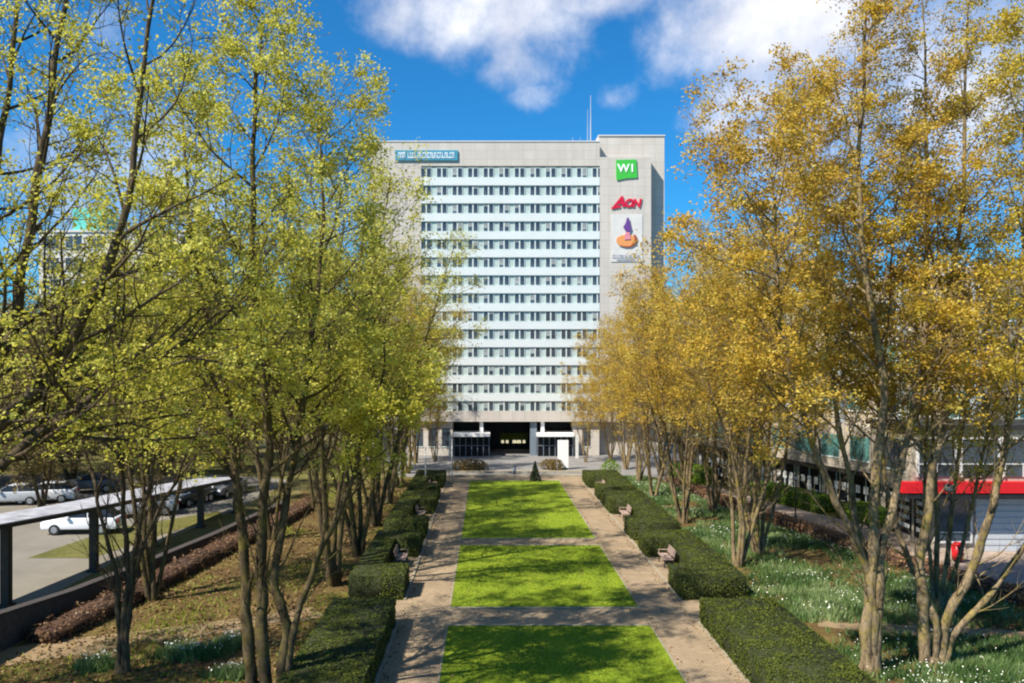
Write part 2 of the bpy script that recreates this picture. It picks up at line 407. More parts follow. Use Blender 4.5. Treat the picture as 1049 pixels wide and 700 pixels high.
# a few blown leaves on the turf and along the paving
q = np.concatenate([scatter(rect(PX0, PX1, 22, 74), 900), scatter(rect(PX1 - .35, PX1, 22, 74), 500), scatter(rect(PX0, PX0 + .35, 22, 74), 500), scatter(rect(LX1, LX1 + .3, 22, 74), 250)])
V, Fc, T = leaves(rng, np.column_stack([q, np.where((q[:, 0] > LX0) & (q[:, 0] < LX1), .07, .02)]), rng.uniform(.04, .08, len(q)), rng.beta(2, 2, len(q)), .85)
tag(link('fallen_leaves', raw_mesh('fallen_leaves', V, Fc, ['litter'], T)), 'few brown leaves blown over the lawn and paths', 'leaf litter', kind='stuff')
# leaf litter and sparse grass in the left bed
q = scatter([(-16.6, 22), (-6, 22), (-6, 75), (-13, 75), (-14.6, 52), (-16.2, 33)], 26000)
keep = value_noise(q, 2.2, 5) > rng.uniform(.0, .9, len(q)); q = q[keep]
V, Fc, T = leaves(rng, np.column_stack([q, rng.uniform(.015, .05, len(q))]), rng.uniform(.06, .13, len(q)), rng.beta(2, 2, len(q)), .8)
tag(link('leaf_litter', raw_mesh('leaf_litter', V, Fc, ['litter'], T)), 'brown leaf litter scattered over the left planting bed', 'leaf litter', kind='stuff')
q = scatter([(-16.4, 22), (-6, 22), (-6, 75), (-13, 75), (-14.4, 52), (-16, 33)], 42000)
keep = (value_noise(q, 3.0, 8) - .42) * 2.2 > rng.uniform(0, 1, len(q)); q = q[keep]
V, Fc, T = blades(rng, np.column_stack([q, np.zeros(len(q))]), rng.uniform(.06, .16, len(q)), rng.uniform(.03, .06, len(q)), .8, np.clip(rng.normal(.55, .25, len(q)), 0, 1))
tag(link('rough_grass', raw_mesh('rough_grass', V, Fc, ['blade'], T)), 'thin rough grass among the leaf litter left of the hedges', 'grass', kind='stuff')
# daffodil carpet of the right bed (leaves and white flowers)
def daffodils(q, hmax, per, flower):
    n = len(q); b_ = np.repeat(q, per, 0) + rng.normal(0, .07, (n * per, 2))
    z = np.zeros(len(b_))
    V, Fc, T = blades(rng, np.column_stack([b_, z]), rng.uniform(.55, 1, len(b_)) * hmax, rng.uniform(.035, .06, len(b_)), .45, np.clip(np.repeat(value_noise(q, 1.1, 21), per) * .8 + rng.normal(.05, .18, len(b_)), 0, 1))
    fq = q[rng.random(n) < flower * np.clip(value_noise(q, 1.7, 77) * 3.2 - .7, .1, 2.5)]; fz = rng.uniform(.9, 1.2, len(fq)) * hmax
    C = np.column_stack([fq, fz]); k = 6
    out = [V]; fo = [Fc]; mi = [np.zeros(len(Fc), int)]; tt = [T]; base = len(V)
    ang = rng.uniform(0, 6.28, len(C)); rad = rng.uniform(.016, .028, len(C))
    tilt = rng.normal(0, .5, (len(C), 2))
    for j in range(3):                            # three pairs of petals = a six pointed star
        a0 = ang + j * 2 * np.pi / 3
        p0 = C + np.column_stack([np.cos(a0) * rad, np.sin(a0) * rad, np.cos(a0) * rad * tilt[:, 0] + np.sin(a0) * rad * tilt[:, 1]])
        a1 = a0 + 2.6; p1 = C + np.column_stack([np.cos(a1) * rad, np.sin(a1) * rad, np.cos(a1) * rad * tilt[:, 0] + np.sin(a1) * rad * tilt[:, 1]])
        a2 = a0 - 2.6; p2 = C + np.column_stack([np.cos(a2) * rad, np.sin(a2) * rad, np.cos(a2) * rad * tilt[:, 0] + np.sin(a2) * rad * tilt[:, 1] + .004 * (j + 1)])
        W = np.stack([p0, p1, p2], 1).reshape(-1, 3); out.append(W); fo.append(np.arange(len(W)).reshape(-1, 3) + base); base += len(W)
        mi.append(np.ones(len(C), int)); tt.append(np.full(len(W), .5))
    return np.concatenate(out), np.concatenate(fo), np.concatenate(tt), np.concatenate(mi)
q = scatter([(11.3, 23), (24, 23), (21.3, 37), (16.9, 57), (14.4, 76), (11.3, 76)], 27000)
wn = value_noise(q, 2.4, 31); tr = np.abs(q[:, 1] - (32.6 - .12 * (q[:, 0] - 12))) < .55
q = q[(wn > rng.uniform(.15, .66, len(q))) & ~tr]
V, Fc, T, mi = daffodils(q, .34, 5, .16)
tag(link('daffodil_carpet', raw_mesh('daffodil_carpet', V, Fc, ['daff', 'petal'], T, mi)), 'carpet of dark green daffodil leaves dotted with white flowers right of the hedges', 'flower bed', kind='stuff')
# separate daffodil clumps left
lab = ['daffodil clump left of the dark slim trunk at the lower left', 'wide white-flowered daffodil clump beside the earth track', 'daffodil clump just left of the forked trunk near the camera', 'low daffodil clump in front of the wide clump at the lower edge', 'small flowering clump near the dark wall on the left']
for (px, py, rx, ry), lb in zip([(97, 684, .75, .5), (192, 672, 1.15, .7), (238, 662, .7, .55), (240, 694, .8, .4), (85, 640, .3, .3)], lab):
    c = G(px, py); n = int(700 * rx * ry) + 40
    q = rng.normal(0, .42, (n, 2)) * (rx, ry)
    V, Fc, T, mi = daffodils(q, .42, 4, .12)
    o = link('daffodil_clump', raw_mesh('daffodil_clump', V, Fc, ['daff', 'petal'], T, mi)); o.location = (c.x, c.y, .004)
    tag(o, lb, 'flowers', 'daffodil clumps in the left bed')

# ------------------------------------------------------------------ hedges
def hedge_mesh(seed, boxes, leafm, corem, dens=360, size=(.035, .065), rough=.035, under=0.0):
    """boxes: (x0,x1,y0,y1,z1, open_faces) ; clipped hedge = dark core + small leaves over every face"""
    r = np.random.default_rng(seed); VV, FF, TT, MI = [], [], [], []; base = 0
    for (x0, x1, y0, y1, z1, skip) in boxes:
        faces = {'t': ((x0, y0, z1), (x1 - x0, 0, 0), (0, y1 - y0, 0), (0, 0, 1)), 'f': ((x0, y0, 0), (x1 - x0, 0, 0), (0, 0, z1), (0, -1, 0)), 'b': ((x0, y1, 0), (x1 - x0, 0, 0), (0, 0, z1), (0, 1, 0)),
                 'l': ((x0, y0, 0), (0, y1 - y0, 0), (0, 0, z1), (-1, 0, 0)), 'r': ((x1, y0, 0), (0, y1 - y0, 0), (0, 0, z1), (1, 0, 0))}
        for k, (o_, u, v, nrm) in faces.items():
            if k in skip: continue
            o_, u, v, nrm = map(np.array, (o_, u, v, nrm))
            A = np.linalg.norm(u) * np.linalg.norm(v); n = int(A * dens)
            s = r.random((n, 2)); wob = value_noise(s * (np.linalg.norm(u), np.linalg.norm(v)) + seed, .45, seed) - .5
            C = o_ + s[:, :1] * u + s[:, 1:] * v + nrm * (wob * 2.4 * rough + r.normal(0, rough * .55, n))[:, None]
            tint = np.clip(.44 + wob * .5 + r.normal(0, .15, n), 0, 1)
            V, Fc, T = leaves(r, C, r.uniform(*size, n), tint, .55, 1.5, np.tile(nrm, (n, 1)).astype(float))
            VV.append(V); FF.append(Fc + base); TT.append(T); MI.append(np.zeros(len(Fc), int)); base += len(V)
        e = .02; i_ = [(x0 + e, x1 - e)[a] for a in (0, 1)]; j_ = (y0 + e, y1 - e)
        # stretch the core through open faces so joined boxes stay closed
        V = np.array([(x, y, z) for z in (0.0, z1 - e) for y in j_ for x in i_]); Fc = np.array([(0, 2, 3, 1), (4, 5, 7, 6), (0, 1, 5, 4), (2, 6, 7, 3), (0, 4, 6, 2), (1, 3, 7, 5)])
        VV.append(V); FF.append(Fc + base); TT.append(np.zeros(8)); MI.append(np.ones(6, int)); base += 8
    return raw_mesh('hedge', np.concatenate(VV), np.concatenate(FF), [leafm, corem], np.concatenate(TT), np.concatenate(MI))
def niche_hedge(seed, x0, x1, y0, y1, n0, n1, side, z=1.0):
    """clipped block with a bench niche cut into its path side (side=-1: path on its left)"""
    d = 1.25
    bx = [(x0, x1, y0, n0, z, ''), (x0, x1, n1, y1, z, '')]
    bx.append((x0 + d, x1, n0, n1, z, 'fb') if side < 0 else (x0, x1 - d, n0, n1, z, 'fb'))
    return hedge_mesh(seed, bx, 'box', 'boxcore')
HB = [(14.0, 33.0, None), (36.3, 46.6, (38.7, 44.4)), (48.7, 61.6, (51.2, 57.2)), (63.2, 73.6, (65.2, 69.4))]
ordn = ['first', 'second', 'third', 'fourth', 'fifth', 'sixth', 'seventh', 'eighth', 'ninth', 'tenth']
niches = []
for side, (xa, xb) in ((-1, (8.25, 11.1)), (1, (-5.95, -3.55))):
    wh = 'right' if side < 0 else 'left'
    for i, (y0, y1, nc) in enumerate(HB):
        if nc is None:
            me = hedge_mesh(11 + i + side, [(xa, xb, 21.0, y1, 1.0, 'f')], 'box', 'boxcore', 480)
        else:
            me = niche_hedge(11 + i * 3 + side, xa, xb, y0, y1, nc[0], nc[1], side)
            niches.append((side, xa, xb, nc, i))
        o = link('box_hedge', me)
        desc = {0: 'long clipped box hedge nearest the camera along the %s path', 1: 'clipped hedge block with a bench niche, second from the camera on the %s', 2: 'clipped hedge block with a bench niche, third from the camera on the %s', 3: 'farthest clipped hedge block by the forecourt on the %s'}[i] % wh
        tag(o, desc, 'hedge', 'clipped box hedges along the lawn')
def strip_hedge(name, pts, w, z, leafm, corem, label, seed, dens=110, size=(.07, .12), rough=.07, group=None):
    """a hedge following a line: short straight lengths in one mesh, built in its own frame"""
    VV, FF, TT, MI = [], [], [], []; base = 0
    for i in range(len(pts) - 1):
        a, b_ = Vector(pts[i]), Vector(pts[i + 1]); L = (b_ - a).length; an = math.atan2(b_.y - a.y, b_.x - a.x)
        me = hedge_mesh(seed + i, [(0, L, -w / 2, w / 2, z, '')], leafm, corem, dens, size, rough)
        n = len(me.vertices); co = np.empty(n * 3, np.float32); me.vertices.foreach_get('co', co); co = co.reshape(-1, 3)
        tn = np.empty(n, np.float32); me.attributes['tint'].data.foreach_get('value', tn)
        pi = np.empty(len(me.polygons), np.int32); me.polygons.foreach_get('material_index', pi)
        c, s = math.cos(an), math.sin(an)
        VV.append(np.column_stack([co[:, 0] * c - co[:, 1] * s + a.x, co[:, 0] * s + co[:, 1] * c + a.y, co[:, 2] + i * .002]))
        FF.append(np.arange(n).reshape(-1, 4)[:0]); 
        lv = np.empty(len(me.loops), np.int32); me.loops.foreach_get('vertex_index', lv); FF[-1] = lv.reshape(-1, 4) + base
        TT.append(tn); MI.append(pi); base += n; bpy.data.meshes.remove(me)
    o = link(name, raw_mesh(name, np.concatenate(VV), np.concatenate(FF), [leafm, corem], np.concatenate(TT), np.concatenate(MI)))
    return tag(o, label, 'hedge', group)
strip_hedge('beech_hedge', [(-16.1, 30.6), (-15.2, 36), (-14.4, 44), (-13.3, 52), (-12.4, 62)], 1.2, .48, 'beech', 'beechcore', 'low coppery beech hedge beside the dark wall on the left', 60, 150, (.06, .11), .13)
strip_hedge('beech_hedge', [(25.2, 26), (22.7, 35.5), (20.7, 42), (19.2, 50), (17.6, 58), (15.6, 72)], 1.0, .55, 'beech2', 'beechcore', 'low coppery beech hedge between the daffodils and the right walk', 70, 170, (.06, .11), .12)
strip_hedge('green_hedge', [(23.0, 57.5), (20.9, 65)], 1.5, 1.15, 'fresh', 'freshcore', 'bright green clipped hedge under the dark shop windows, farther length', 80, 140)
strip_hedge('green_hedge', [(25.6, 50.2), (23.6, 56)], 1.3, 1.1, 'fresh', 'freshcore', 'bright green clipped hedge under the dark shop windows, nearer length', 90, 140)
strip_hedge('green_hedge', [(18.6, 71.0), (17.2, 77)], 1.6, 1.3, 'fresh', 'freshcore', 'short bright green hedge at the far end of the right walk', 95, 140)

def shrub(name, loc, r, h, m, label, cat, n, seed, cone=False, group=None):
    t = thing(name, label, cat, loc, 0, group); rr = np.random.default_rng(seed)
    a = rr.uniform(0, 6.283, n); zz = rr.random(n)
    prof = (1 - zz) ** .9 if cone else np.sqrt(np.clip(1 - (2 * zz - .8) ** 2 / 1.6, .05, 1))
    rad = r * prof * np.sqrt(rr.uniform(.35, 1, n)) * (1 + .25 * np.sin(a * 3 + seed))
    C = np.column_stack([np.cos(a) * rad, np.sin(a) * rad, .05 + zz * h])
    V, Fc, T = leaves(rr, C, rr.uniform(.06, .12, n), np.clip(rr.normal(.5, .25, n), 0, 1))
    link('foliage', raw_mesh('foliage', V, Fc, [m], T), t)
    mb = MB(); mb.cyl((0, 0, 0), (0, 0, h * .9), .05, .015, 6)
    for j in range(5):
        q = j * 1.3; mb.cyl((0, 0, .1 + .05 * j), (math.cos(q) * r * .6, math.sin(q) * r * .6, h * .7), .025, .008, 5)
    mb.build('stem', 'darkbark', t); return t
shrub('dwarf_conifer', (4.15, 73.2 + .35, .03), .48, 1.65, 'conifer', 'small dark pointed conifer at the far end of the lawn', 'conifer', 1500, 3, True)
for i, (px, py, r_, h_) in enumerate([(472, 483, .9, 1.0), (482, 483, 1.0, 1.1), (491, 482, .8, .9)]):
    c = G(px, py); shrub('russet_shrub', (c.x, c.y, 0), r_, h_, 'shrub', ['leftmost', 'middle', 'rightmost'][i] + ' russet shrub of the three left of the entrance forecourt', 'shrub', 700, 20 + i, False, 'russet shrubs by the entrance')
for i, (px, py, r_, h_) in enumerate([(562, 481, .8, .9), (569, 482, .8, 1.0)]):
    c = G(px, py); shrub('russet_shrub', (c.x, c.y, 0), r_, h_, 'shrub', ['russet shrub left of the white pylon sign, nearer the lawn conifer', 'russet shrub right behind the white pylon sign'][i], 'shrub', 700, 30 + i, False, 'russet shrubs by the entrance')
c = G(625, 492); shrub('round_shrub', (c.x, c.y, 0), .9, 1.7, 'fresh', 'bright green rounded shrub beyond the far right hedge block', 'shrub', 900, 41)

# ------------------------------------------------------------------ benches
def bench():
    t = thing('park_bench', '', 'bench')
    s = MB()
    for k in range(5): s.box(-.8, .8, -.02 + k * .095, .06 + k * .095, .42, .45)
    s.build('seat', 'wood', t, .006)
    s = MB()
    for k in range(4): s.box(-.8, .8, .455 + k * .025, .48 + k * .025, .52 + k * .095, .60 + k * .095)
    s.build('backrest', 'wood', t, .006)
    for sx in (-.68, .68):
        f = MB(); f.box(sx - .03, sx + .03, .0, .05, 0, .42); f.box(sx - .03, sx + .03, .41, .46, 0, .42); f.bar((sx, .44, .40), (sx, .56, .92), .06, .04); f.box(sx - .03, sx + .03, .0, .46, .385, .418)
        f.build('leg', 'dark', t, .004)
        f = MB(); f.box(sx - .035, sx + .035, -.02, .50, .62, .655); f.box(sx - .025, sx + .025, -.01, .03, .45, .62); f.build('armrest', 'wood', t, .005)
    return t
b0 = bench()
for k, (side, xa, xb, nc, i) in enumerate(niches):
    o = b0 if k == 0 else copy_tree(b0)
    wh = 'right' if side < 0 else 'left'
    ym = nc[1] - 1.75
    o.location = ((xa + .5) if side < 0 else (xb - .5), ym, .004); o.rotation_euler.z = R(-90) if side < 0 else R(90)
    tag(o, 'slatted wooden bench in the niche of the %s hedge block on the %s' % (['', 'second', 'third', 'farthest'][i], wh), 'bench', 'benches in the hedge niches')
for side, xa, xb, nc, i in niches:
    x0, x1 = (xa, xa + 1.22) if side < 0 else (xb - 1.22, xb)
    sheet('bench_paving', rect(x0 - (0 if side < 0 else 0), x1, nc[0] + .02, nc[1] - .02), .0075, 'path')

# ------------------------------------------------------------------ trees
def tube(pts, rad, sides):
    pts = np.asarray(pts, float); n = len(pts)
    t = np.gradient(pts, axis=0); t /= np.linalg.norm(t, axis=1)[:, None] + 1e-9
    ref = np.array([1.0, 0.13, 0.07]) if abs(t[0, 0]) < .8 else np.array([0.1, 1.0, 0.0])
    u = np.cross(t, ref); u /= np.linalg.norm(u, axis=1)[:, None]; w = np.cross(t, u)
    an = np.arange(sides) * 2 * np.pi / sides
    V = pts[:, None] + (u[:, None] * np.cos(an)[None, :, None] + w[:, None] * np.sin(an)[None, :, None]) * np.asarray(rad)[:, None, None]
    i = np.arange(n - 1)[:, None] * sides; j = np.arange(sides)[None]; k = (j + 1) % sides
    Fc = np.stack([i + j, i + k, i + sides + k, i + sides + j], -1).reshape(-1, 4)
    return V.reshape(-1, 3), Fc
def smooth_line(pts, n):
    """Catmull-Rom through the given points"""
    p = [np.array(x, float) for x in pts]; p = [2 * p[0] - p[1]] + p + [2 * p[-1] - p[-2]]
    out = []; m = len(p) - 3
    for t in np.linspace(0, m - 1e-6, n):
        i = int(t); f = t - i; a, b_, c, d = p[i:i + 4]
        out.append(.5 * (2 * b_ + (c - a) * f + (2 * a - 5 * b_ + 4 * c - d) * f * f + (3 * b_ - a - 3 * c + d) * f ** 3))
    return np.array(out)
def perp(r, d, ang, az):
    ref = np.array([0, 0, 1.0]) if abs(d[2]) < .9 else np.array([1.0, 0, 0])
    u = np.cross(d, ref); u /= np.linalg.norm(u); w = np.cross(d, u)
    q = d * math.cos(ang) + (u * math.cos(az) + w * math.sin(az)) * math.sin(ang)
    return q / np.linalg.norm(q)
def walk(r, p, d, L, n, wob, up):
    pts = [p]; s = L / n
    for i in range(n):
        d = d + r.normal(0, wob, 3); d[2] += up; d /= np.linalg.norm(d); p = p + d * s; pts.append(p)
    return np.array(pts)
def make_tree(seed, Ht=20.0, nst=4, spread=.28, Rc=4.6, r0=.17, fork=0.8, stems=None, l1=11, l2=6, l3=3, per=11, lsize=(.09, .16), sig=.17, clear=.2, env_pk=.45, twig=True):
    """multi-stemmed tree: returns trunk arrays and leaf cluster arrays"""
    r = np.random.default_rng(seed); B = []; tips = []; az0 = r.uniform(0, 6.28)
    if stems is None:
        stems = []
        for s in range(nst):
            az = az0 + s * 2 * np.pi / nst + r.normal(0, .3); sp = spread * r.uniform(.5, 1.3) if nst > 1 else .03
            L = Ht * r.uniform(.82, 1.0); d = np.array([math.cos(az) * sp, math.sin(az) * sp, 1.0]); d /= np.linalg.norm(d)
            st = np.array([math.cos(az), math.sin(az), 0]) * (.16 if nst > 1 else 0)
            pts = walk(r, st, d, L, 14, .045, .03)
            k = L * d[2] and Ht * (1.0 if s == 0 else r.uniform(.72, .97)) / pts[-1, 2]; pts[:, 2] *= k
            stems.append((pts, r0 * r.uniform(.75, 1.1)))
    else:
        st_ = []
        for p, rr in stems:                                  # crooked, knotty boles
            q = smooth_line(p, 44); k = np.arange(44)
            for ax in (0, 1):
                q[:, ax] += (.035 * np.sin(k * r.uniform(.45, .7) + r.uniform(0, 6)) + .025 * np.sin(k * r.uniform(1.0, 1.5) + r.uniform(0, 6))) * np.minimum(1, k / 6)
            st_.append((q, rr))
        stems = st_
    if fork > 0:                                            # a short shared butt under the stems
        bp = np.array([(0, 0, -.1), (.0, 0, fork * .3), (.02, 0, fork * .65)]); rb = r0 * 1.1
        B.append((bp, [rb * 1.25, rb * 1.0, rb * .8], 10))
    for pts, rr in stems:
        n = len(pts); tt = np.linspace(0, 1, n)
        rad = rr * ((1 - tt) ** .85 * .93 + .07); rad[0] *= 1.25
        if n > 20: rad = rad * (1 + np.clip(r.normal(0, .09, n), -.14, .22))
        B.append((pts, rad, 10 if n > 20 else 8))
        cum = np.concatenate([[0], np.cumsum(np.linalg.norm(np.diff(pts, axis=0), axis=1))]); L = cum[-1]
        az = r.uniform(0, 6.28); hi = np.nonzero(pts[:, 2] >= clear * Ht * .88)[0]; t0 = min(.75, hi[0] / (n - 1)) if len(hi) else .75
        for k in range(int(l1 * (1 if L > .7 * Ht else .6))):
            t = t0 + (1 - t0) * ((k + r.uniform(0, .8)) / l1); t = min(t, .985); az += 2.4 + r.normal(0, .35)
            i = min(int(t * (n - 1)), n - 2); f = t * (n - 1) - i; p = pts[i] * (1 - f) + pts[i + 1] * f; d = pts[i + 1] - pts[i]; d = d / np.linalg.norm(d)
            hh = p[2] / Ht
            env = max(.22, 1 - ((hh - env_pk) / (.62 if hh > env_pk else .42)) ** 2)
            Lb = Rc * env * r.uniform(.62, 1.05) * (1 if L > .7 * Ht else .5)
            db = perp(r, d, R(r.uniform(34, 58)), az)
            # lean outward from the trunk axis
            out = np.array([p[0], p[1], 0.0]); no = np.linalg.norm(out)
            if no > .3: db = db + out / no * .28; db /= np.linalg.norm(db)
            b1 = walk(r, p, db, Lb, 7, .10, .055); rb = min(rad[i] * .55, .012 + Lb * .0115)
            B.append((b1, rb * (1 - np.linspace(0, 1, 8) * .82), 5)); a2 = r.uniform(0, 6.28)
            n2 = max(3, int(l2 * (Lb / 3.2) ** .8))
            for m_ in range(n2):
                t2 = .22 + .78 * (m_ + r.uniform(0, .9)) / n2; t2 = min(t2, .99); i2 = min(int(t2 * 7), 6); f2 = t2 * 7 - i2; p2 = b1[i2] * (1 - f2) + b1[i2 + 1] * f2; d2 = b1[i2 + 1] - b1[i2]; d2 /= np.linalg.norm(d2)
                a2 += 2.4 + r.normal(0, .4)
                L2 = max(.5, Lb * .42 * (1.15 - t2 * .6) * r.uniform(.6, 1.15))
                b2 = walk(r, p2, perp(r, d2, R(r.uniform(30, 60)), a2), L2, 4, .14, .06); rb2 = max(.007, rb * .45 * (1 - t2 * .5))
                B.append((b2, rb2 * (1 - np.linspace(0, 1, 5) * .75), 4)); tips.append((b2[-1], 1.0)); a3 = r.uniform(0, 6.28)
                for q_ in range(l3):
                    t3 = .3 + .65 * (q_ + r.random()) / l3; i3 = min(int(t3 * 4), 3); f3 = t3 * 4 - i3; p3 = b2[i3] * (1 - f3) + b2[i3 + 1] * f3; d3 = b2[i3 + 1] - b2[i3]; d3 /= np.linalg.norm(d3)
                    a3 += 2.4
                    b3 = walk(r, p3, perp(r, d3, R(r.uniform(30, 65)), a3), r.uniform(.3, .75), 2, .15, .08)
                    if twig: B.append((b3, [.007, .0055, .004], 3))
                    tips.append((b3[-1], .8))
            tips.append((b1[-1], 1.1))
        tips.append((pts[-1], 1.2))
    # bare shoots and side limbs below the leafy part of every stem
    for pts, rr in stems:
        n = len(pts); hi = np.nonzero(pts[:, 2] >= clear * Ht)[0]; tm = hi[0] / (n - 1) if len(hi) else .6; az = r.uniform(0, 6.28)
        for k in range(7):
            t = tm * (.35 + .7 * k / 7); az += 2.4; i = min(int(t * (n - 1)), n - 2); f = t * (n - 1) - i
            p = pts[i] * (1 - f) + pts[i + 1] * f; d = pts[i + 1] - pts[i]; d = d / np.linalg.norm(d)
            if p[2] < 1.2: continue
            Lb = r.uniform(.8, 3.2); b1 = walk(r, p, perp(r, d, R(r.uniform(28, 50)), az), Lb, 6, .13, .12); rb = .010 + .009 * Lb
            B.append((b1, rb * (1 - np.linspace(0, 1, 7) * .8), 4))
            for m_ in range(int(3 + Lb * 2)):
                i2 = r.integers(1, 6); d2 = b1[i2 + 1] - b1[i2]; d2 = d2 / np.linalg.norm(d2)
                B.append((walk(r, b1[i2], perp(r, d2, R(r.uniform(25, 55)), r.uniform(0, 6.28)), r.uniform(.35, 1.1), 3, .15, .1), [.010, .008, .006, .004], 3))
    VV, FF = [], []; base = 0
    for p_, rd, sd in B:
        v, f = tube(p_, rd, sd); VV.append(v); FF.append(f + base); base += len(v)
    wood = (np.concatenate(VV), np.concatenate(FF))
    tp = np.array([x[0] for x in tips]); tw = np.array([x[1] for x in tips])
    # foliage gathers in clumps about a metre across, with thin twiggy gaps between them
    ph = r.uniform(0, 6.28, 6); w_ = 3.4
    cl = np.sin(tp[:, 0] * w_ + ph[0] + 1.3 * np.sin(tp[:, 1] * 1.9 + ph[3])) + np.sin(tp[:, 1] * w_ + ph[1] + 1.3 * np.sin(tp[:, 2] * 2.1 + ph[4])) + np.sin(tp[:, 2] * w_ * 1.15 + ph[2] + 1.3 * np.sin(tp[:, 0] * 1.7 + ph[5]))
    fac = np.clip(.72 + .62 * cl, .06, 2.4)
    cnt = np.maximum(1, (per * tw * fac * r.uniform(.4, 1.5, len(tp))).astype(int))
    C = np.repeat(tp, cnt, 0) + r.normal(0, 1, (cnt.sum(), 3)) * sig * np.array([1, 1, .75])
    ct = np.repeat(np.clip(r.normal(.40, .17, len(tp)) + .13 * fac, 0, 1), cnt)
    V, Fc, T = leaves(r, C, r.uniform(*lsize, len(C)), np.clip(ct + r.normal(0, .16, len(C)), 0, 1), .25, 1.5)
    return wood, (V, Fc, T)
def tree_meshes(bark, leafm, **kw):
    (wv, wf), (V, Fc, T) = make_tree(**kw)
    return raw_mesh('trunk', wv, wf, [bark], smooth=True), raw_mesh('crown', V, Fc, [leafm], T)
def place_tree(name, meshes, loc, rz, s, label, group, sz=None):
    t = thing(name, label, 'tree', loc, rz, group); t.scale = (s, s, sz or s)
    link('trunk', meshes[0], t); link('crown', meshes[1], t); return t

def px_stems(base, Y0, lists):
    """stems surveyed on the photo at the tree's own distance, relative to its base"""
    out = []
    for pts, rr in lists:
        q = []
        for x in pts:
            Y = Y0 + (x[2] if len(x) > 2 else 0); p = P(x[0], x[1], Y) - Vector(base); q.append((p.x, p.y, max(p.z, -.1)))
        out.append((q, rr))
    return out
# left row, nearest trees with their own stems
GL = 'lime-leaved trees left of the lawn'; GR = 'gold-leaved trees right of the lawn'
bs = (-14.2, 17.5, 0)
st = px_stems(bs, 17.5, [([(-207, 872), (-130, 640), (-60, 545), (10, 468), (75, 422), (130, 383, .3), (190, 352, .5), (260, 300, 1.0)], .17),
                         ([(-207, 872), (-110, 600), (-30, 470), (15, 420), (60, 372), (100, 300, -.4), (130, 200, -.6), (150, 60, -.5), (165, -60, -.4)], .21),
                         ([(-207, 872), (-130, 590), (-40, 430), (8, 350, .4), (28, 250, .6), (48, 120, .8), (70, -20, 1.2), (80, -130, 1.4)], .19),
                         ([(-207, 872), (-170, 600), (-100, 420), (-40, 280), (0, 150, 1.5), (15, 20, 2), (10, -100, 2.4)], .17),
                         ([(-207, 872), (-230, 600), (-240, 350), (-250, 120), (-250, -120)], .18)])
place_tree('maple_tree', tree_meshes('darkbark', 'limeleaf', seed=101, Ht=19.5, stems=st, Rc=4.2, r0=.27, fork=1.0, l1=22, l2=8, l3=4, per=19, lsize=(.03, .075), sig=.11, clear=.42), bs, 0, 1,
           'lime-leaved tree at the left edge whose dark boughs reach across the upper left', GL)
b_ = G(125, 690); st = px_stems(b_, b_.y, [([(122, 690), (122, 640), (120, 600), (105, 530), (85, 455, .5), (70, 360, 1), (60, 270, 1.3)], .11), ([(127, 690), (128, 640), (130, 590), (128, 520), (118, 430, -.4), (122, 330, -.6), (118, 220, -.8)], .12), ([(130, 690), (131, 630), (140, 560), (155, 480, .4), (165, 400, .8), (180, 300, 1.0), (185, 210, 1.2)], .11), ([(128, 690), (134, 600), (160, 530, -.5), (190, 470, -1), (215, 400, -1.3), (230, 330, -1.6)], .08)])
place_tree('maple_tree', tree_meshes('darkbark', 'limeleaf', seed=102, Ht=15.0, stems=st, Rc=3.6, r0=.16, fork=.5, l1=15, l2=7, l3=4, per=15, lsize=(.035, .08), sig=.13, clear=.44), b_, 0, 1,
           'slim dark-trunked lime-leaved tree between two daffodil clumps at the lower left', GL)
b_ = Vector((-6.75, 25.2, 0)); st = px_stems(b_, 25.2, [([(258, 722), (255, 650), (250, 590), (244, 500), (230, 400, .4), (205, 290, .8), (190, 180, 1.0), (185, 90, 1.2)], .19), ([(275, 722), (268, 640), (268, 560), (275, 450, -.4), (262, 340, -.8), (258, 220, -1.0), (262, 100, -1.0), (268, 25, -1.0)], .20), ([(285, 722), (292, 640), (283, 590), (300, 470, .5), (318, 370, .9), (328, 260, 1.4), (330, 170, 1.8), (325, 110, 2)], .17), ([(290, 722), (303, 640), (320, 585), (350, 520, -.4), (372, 450, -.7), (390, 390, -.9), (398, 330, -1.0)], .13)])
place_tree('maple_tree', tree_meshes('bark', 'limeleaf', seed=103, Ht=20.5, stems=st, Rc=4.2, r0=.25, fork=.9, l1=26, l2=9, l3=4, per=34, lsize=(.04, .09), sig=.14, clear=.34), b_, 0, 1,
           'large forked lime-leaved tree beside the nearest left hedge', GL)
# right row, nearest
b_ = G(893, 690); st = px_stems(b_, b_.y, [([(888, 692), (889, 640), (893, 580), (897, 500), (905, 400, .3), (890, 300, .6), (880, 180, .8), (885, 60, 1.0), (890, -60, 1)], .22), ([(893, 692), (895, 630), (888, 585), (862, 525, -.5), (835, 460, -.8), (810, 390, -1.2), (798, 300, -1.4), (792, 215, -1.6), (792, 165, -1.6)], .17), ([(897, 692), (899, 640), (905, 560), (925, 470, .6), (945, 360, 1.2), (950, 240, 1.8), (948, 100, 2.2), (945, -30, 2.4)], .17), ([(893, 692), (897, 620), (880, 540, 1), (860, 440, 1.8), (845, 320, 2.4), (835, 200, 2.8), (835, 90, 3)], .14)])
place_tree('maple_tree', tree_meshes('palebark', 'goldleaf', seed=111, Ht=22.0, stems=st, Rc=4.2, r0=.27, fork=1.0, l1=30, l2=9, l3=4, per=33, lsize=(.04, .09), sig=.15, clear=.34), b_, 0, 1,
           'large gold-leaved tree with a straight pale trunk nearest the camera on the right', GR)
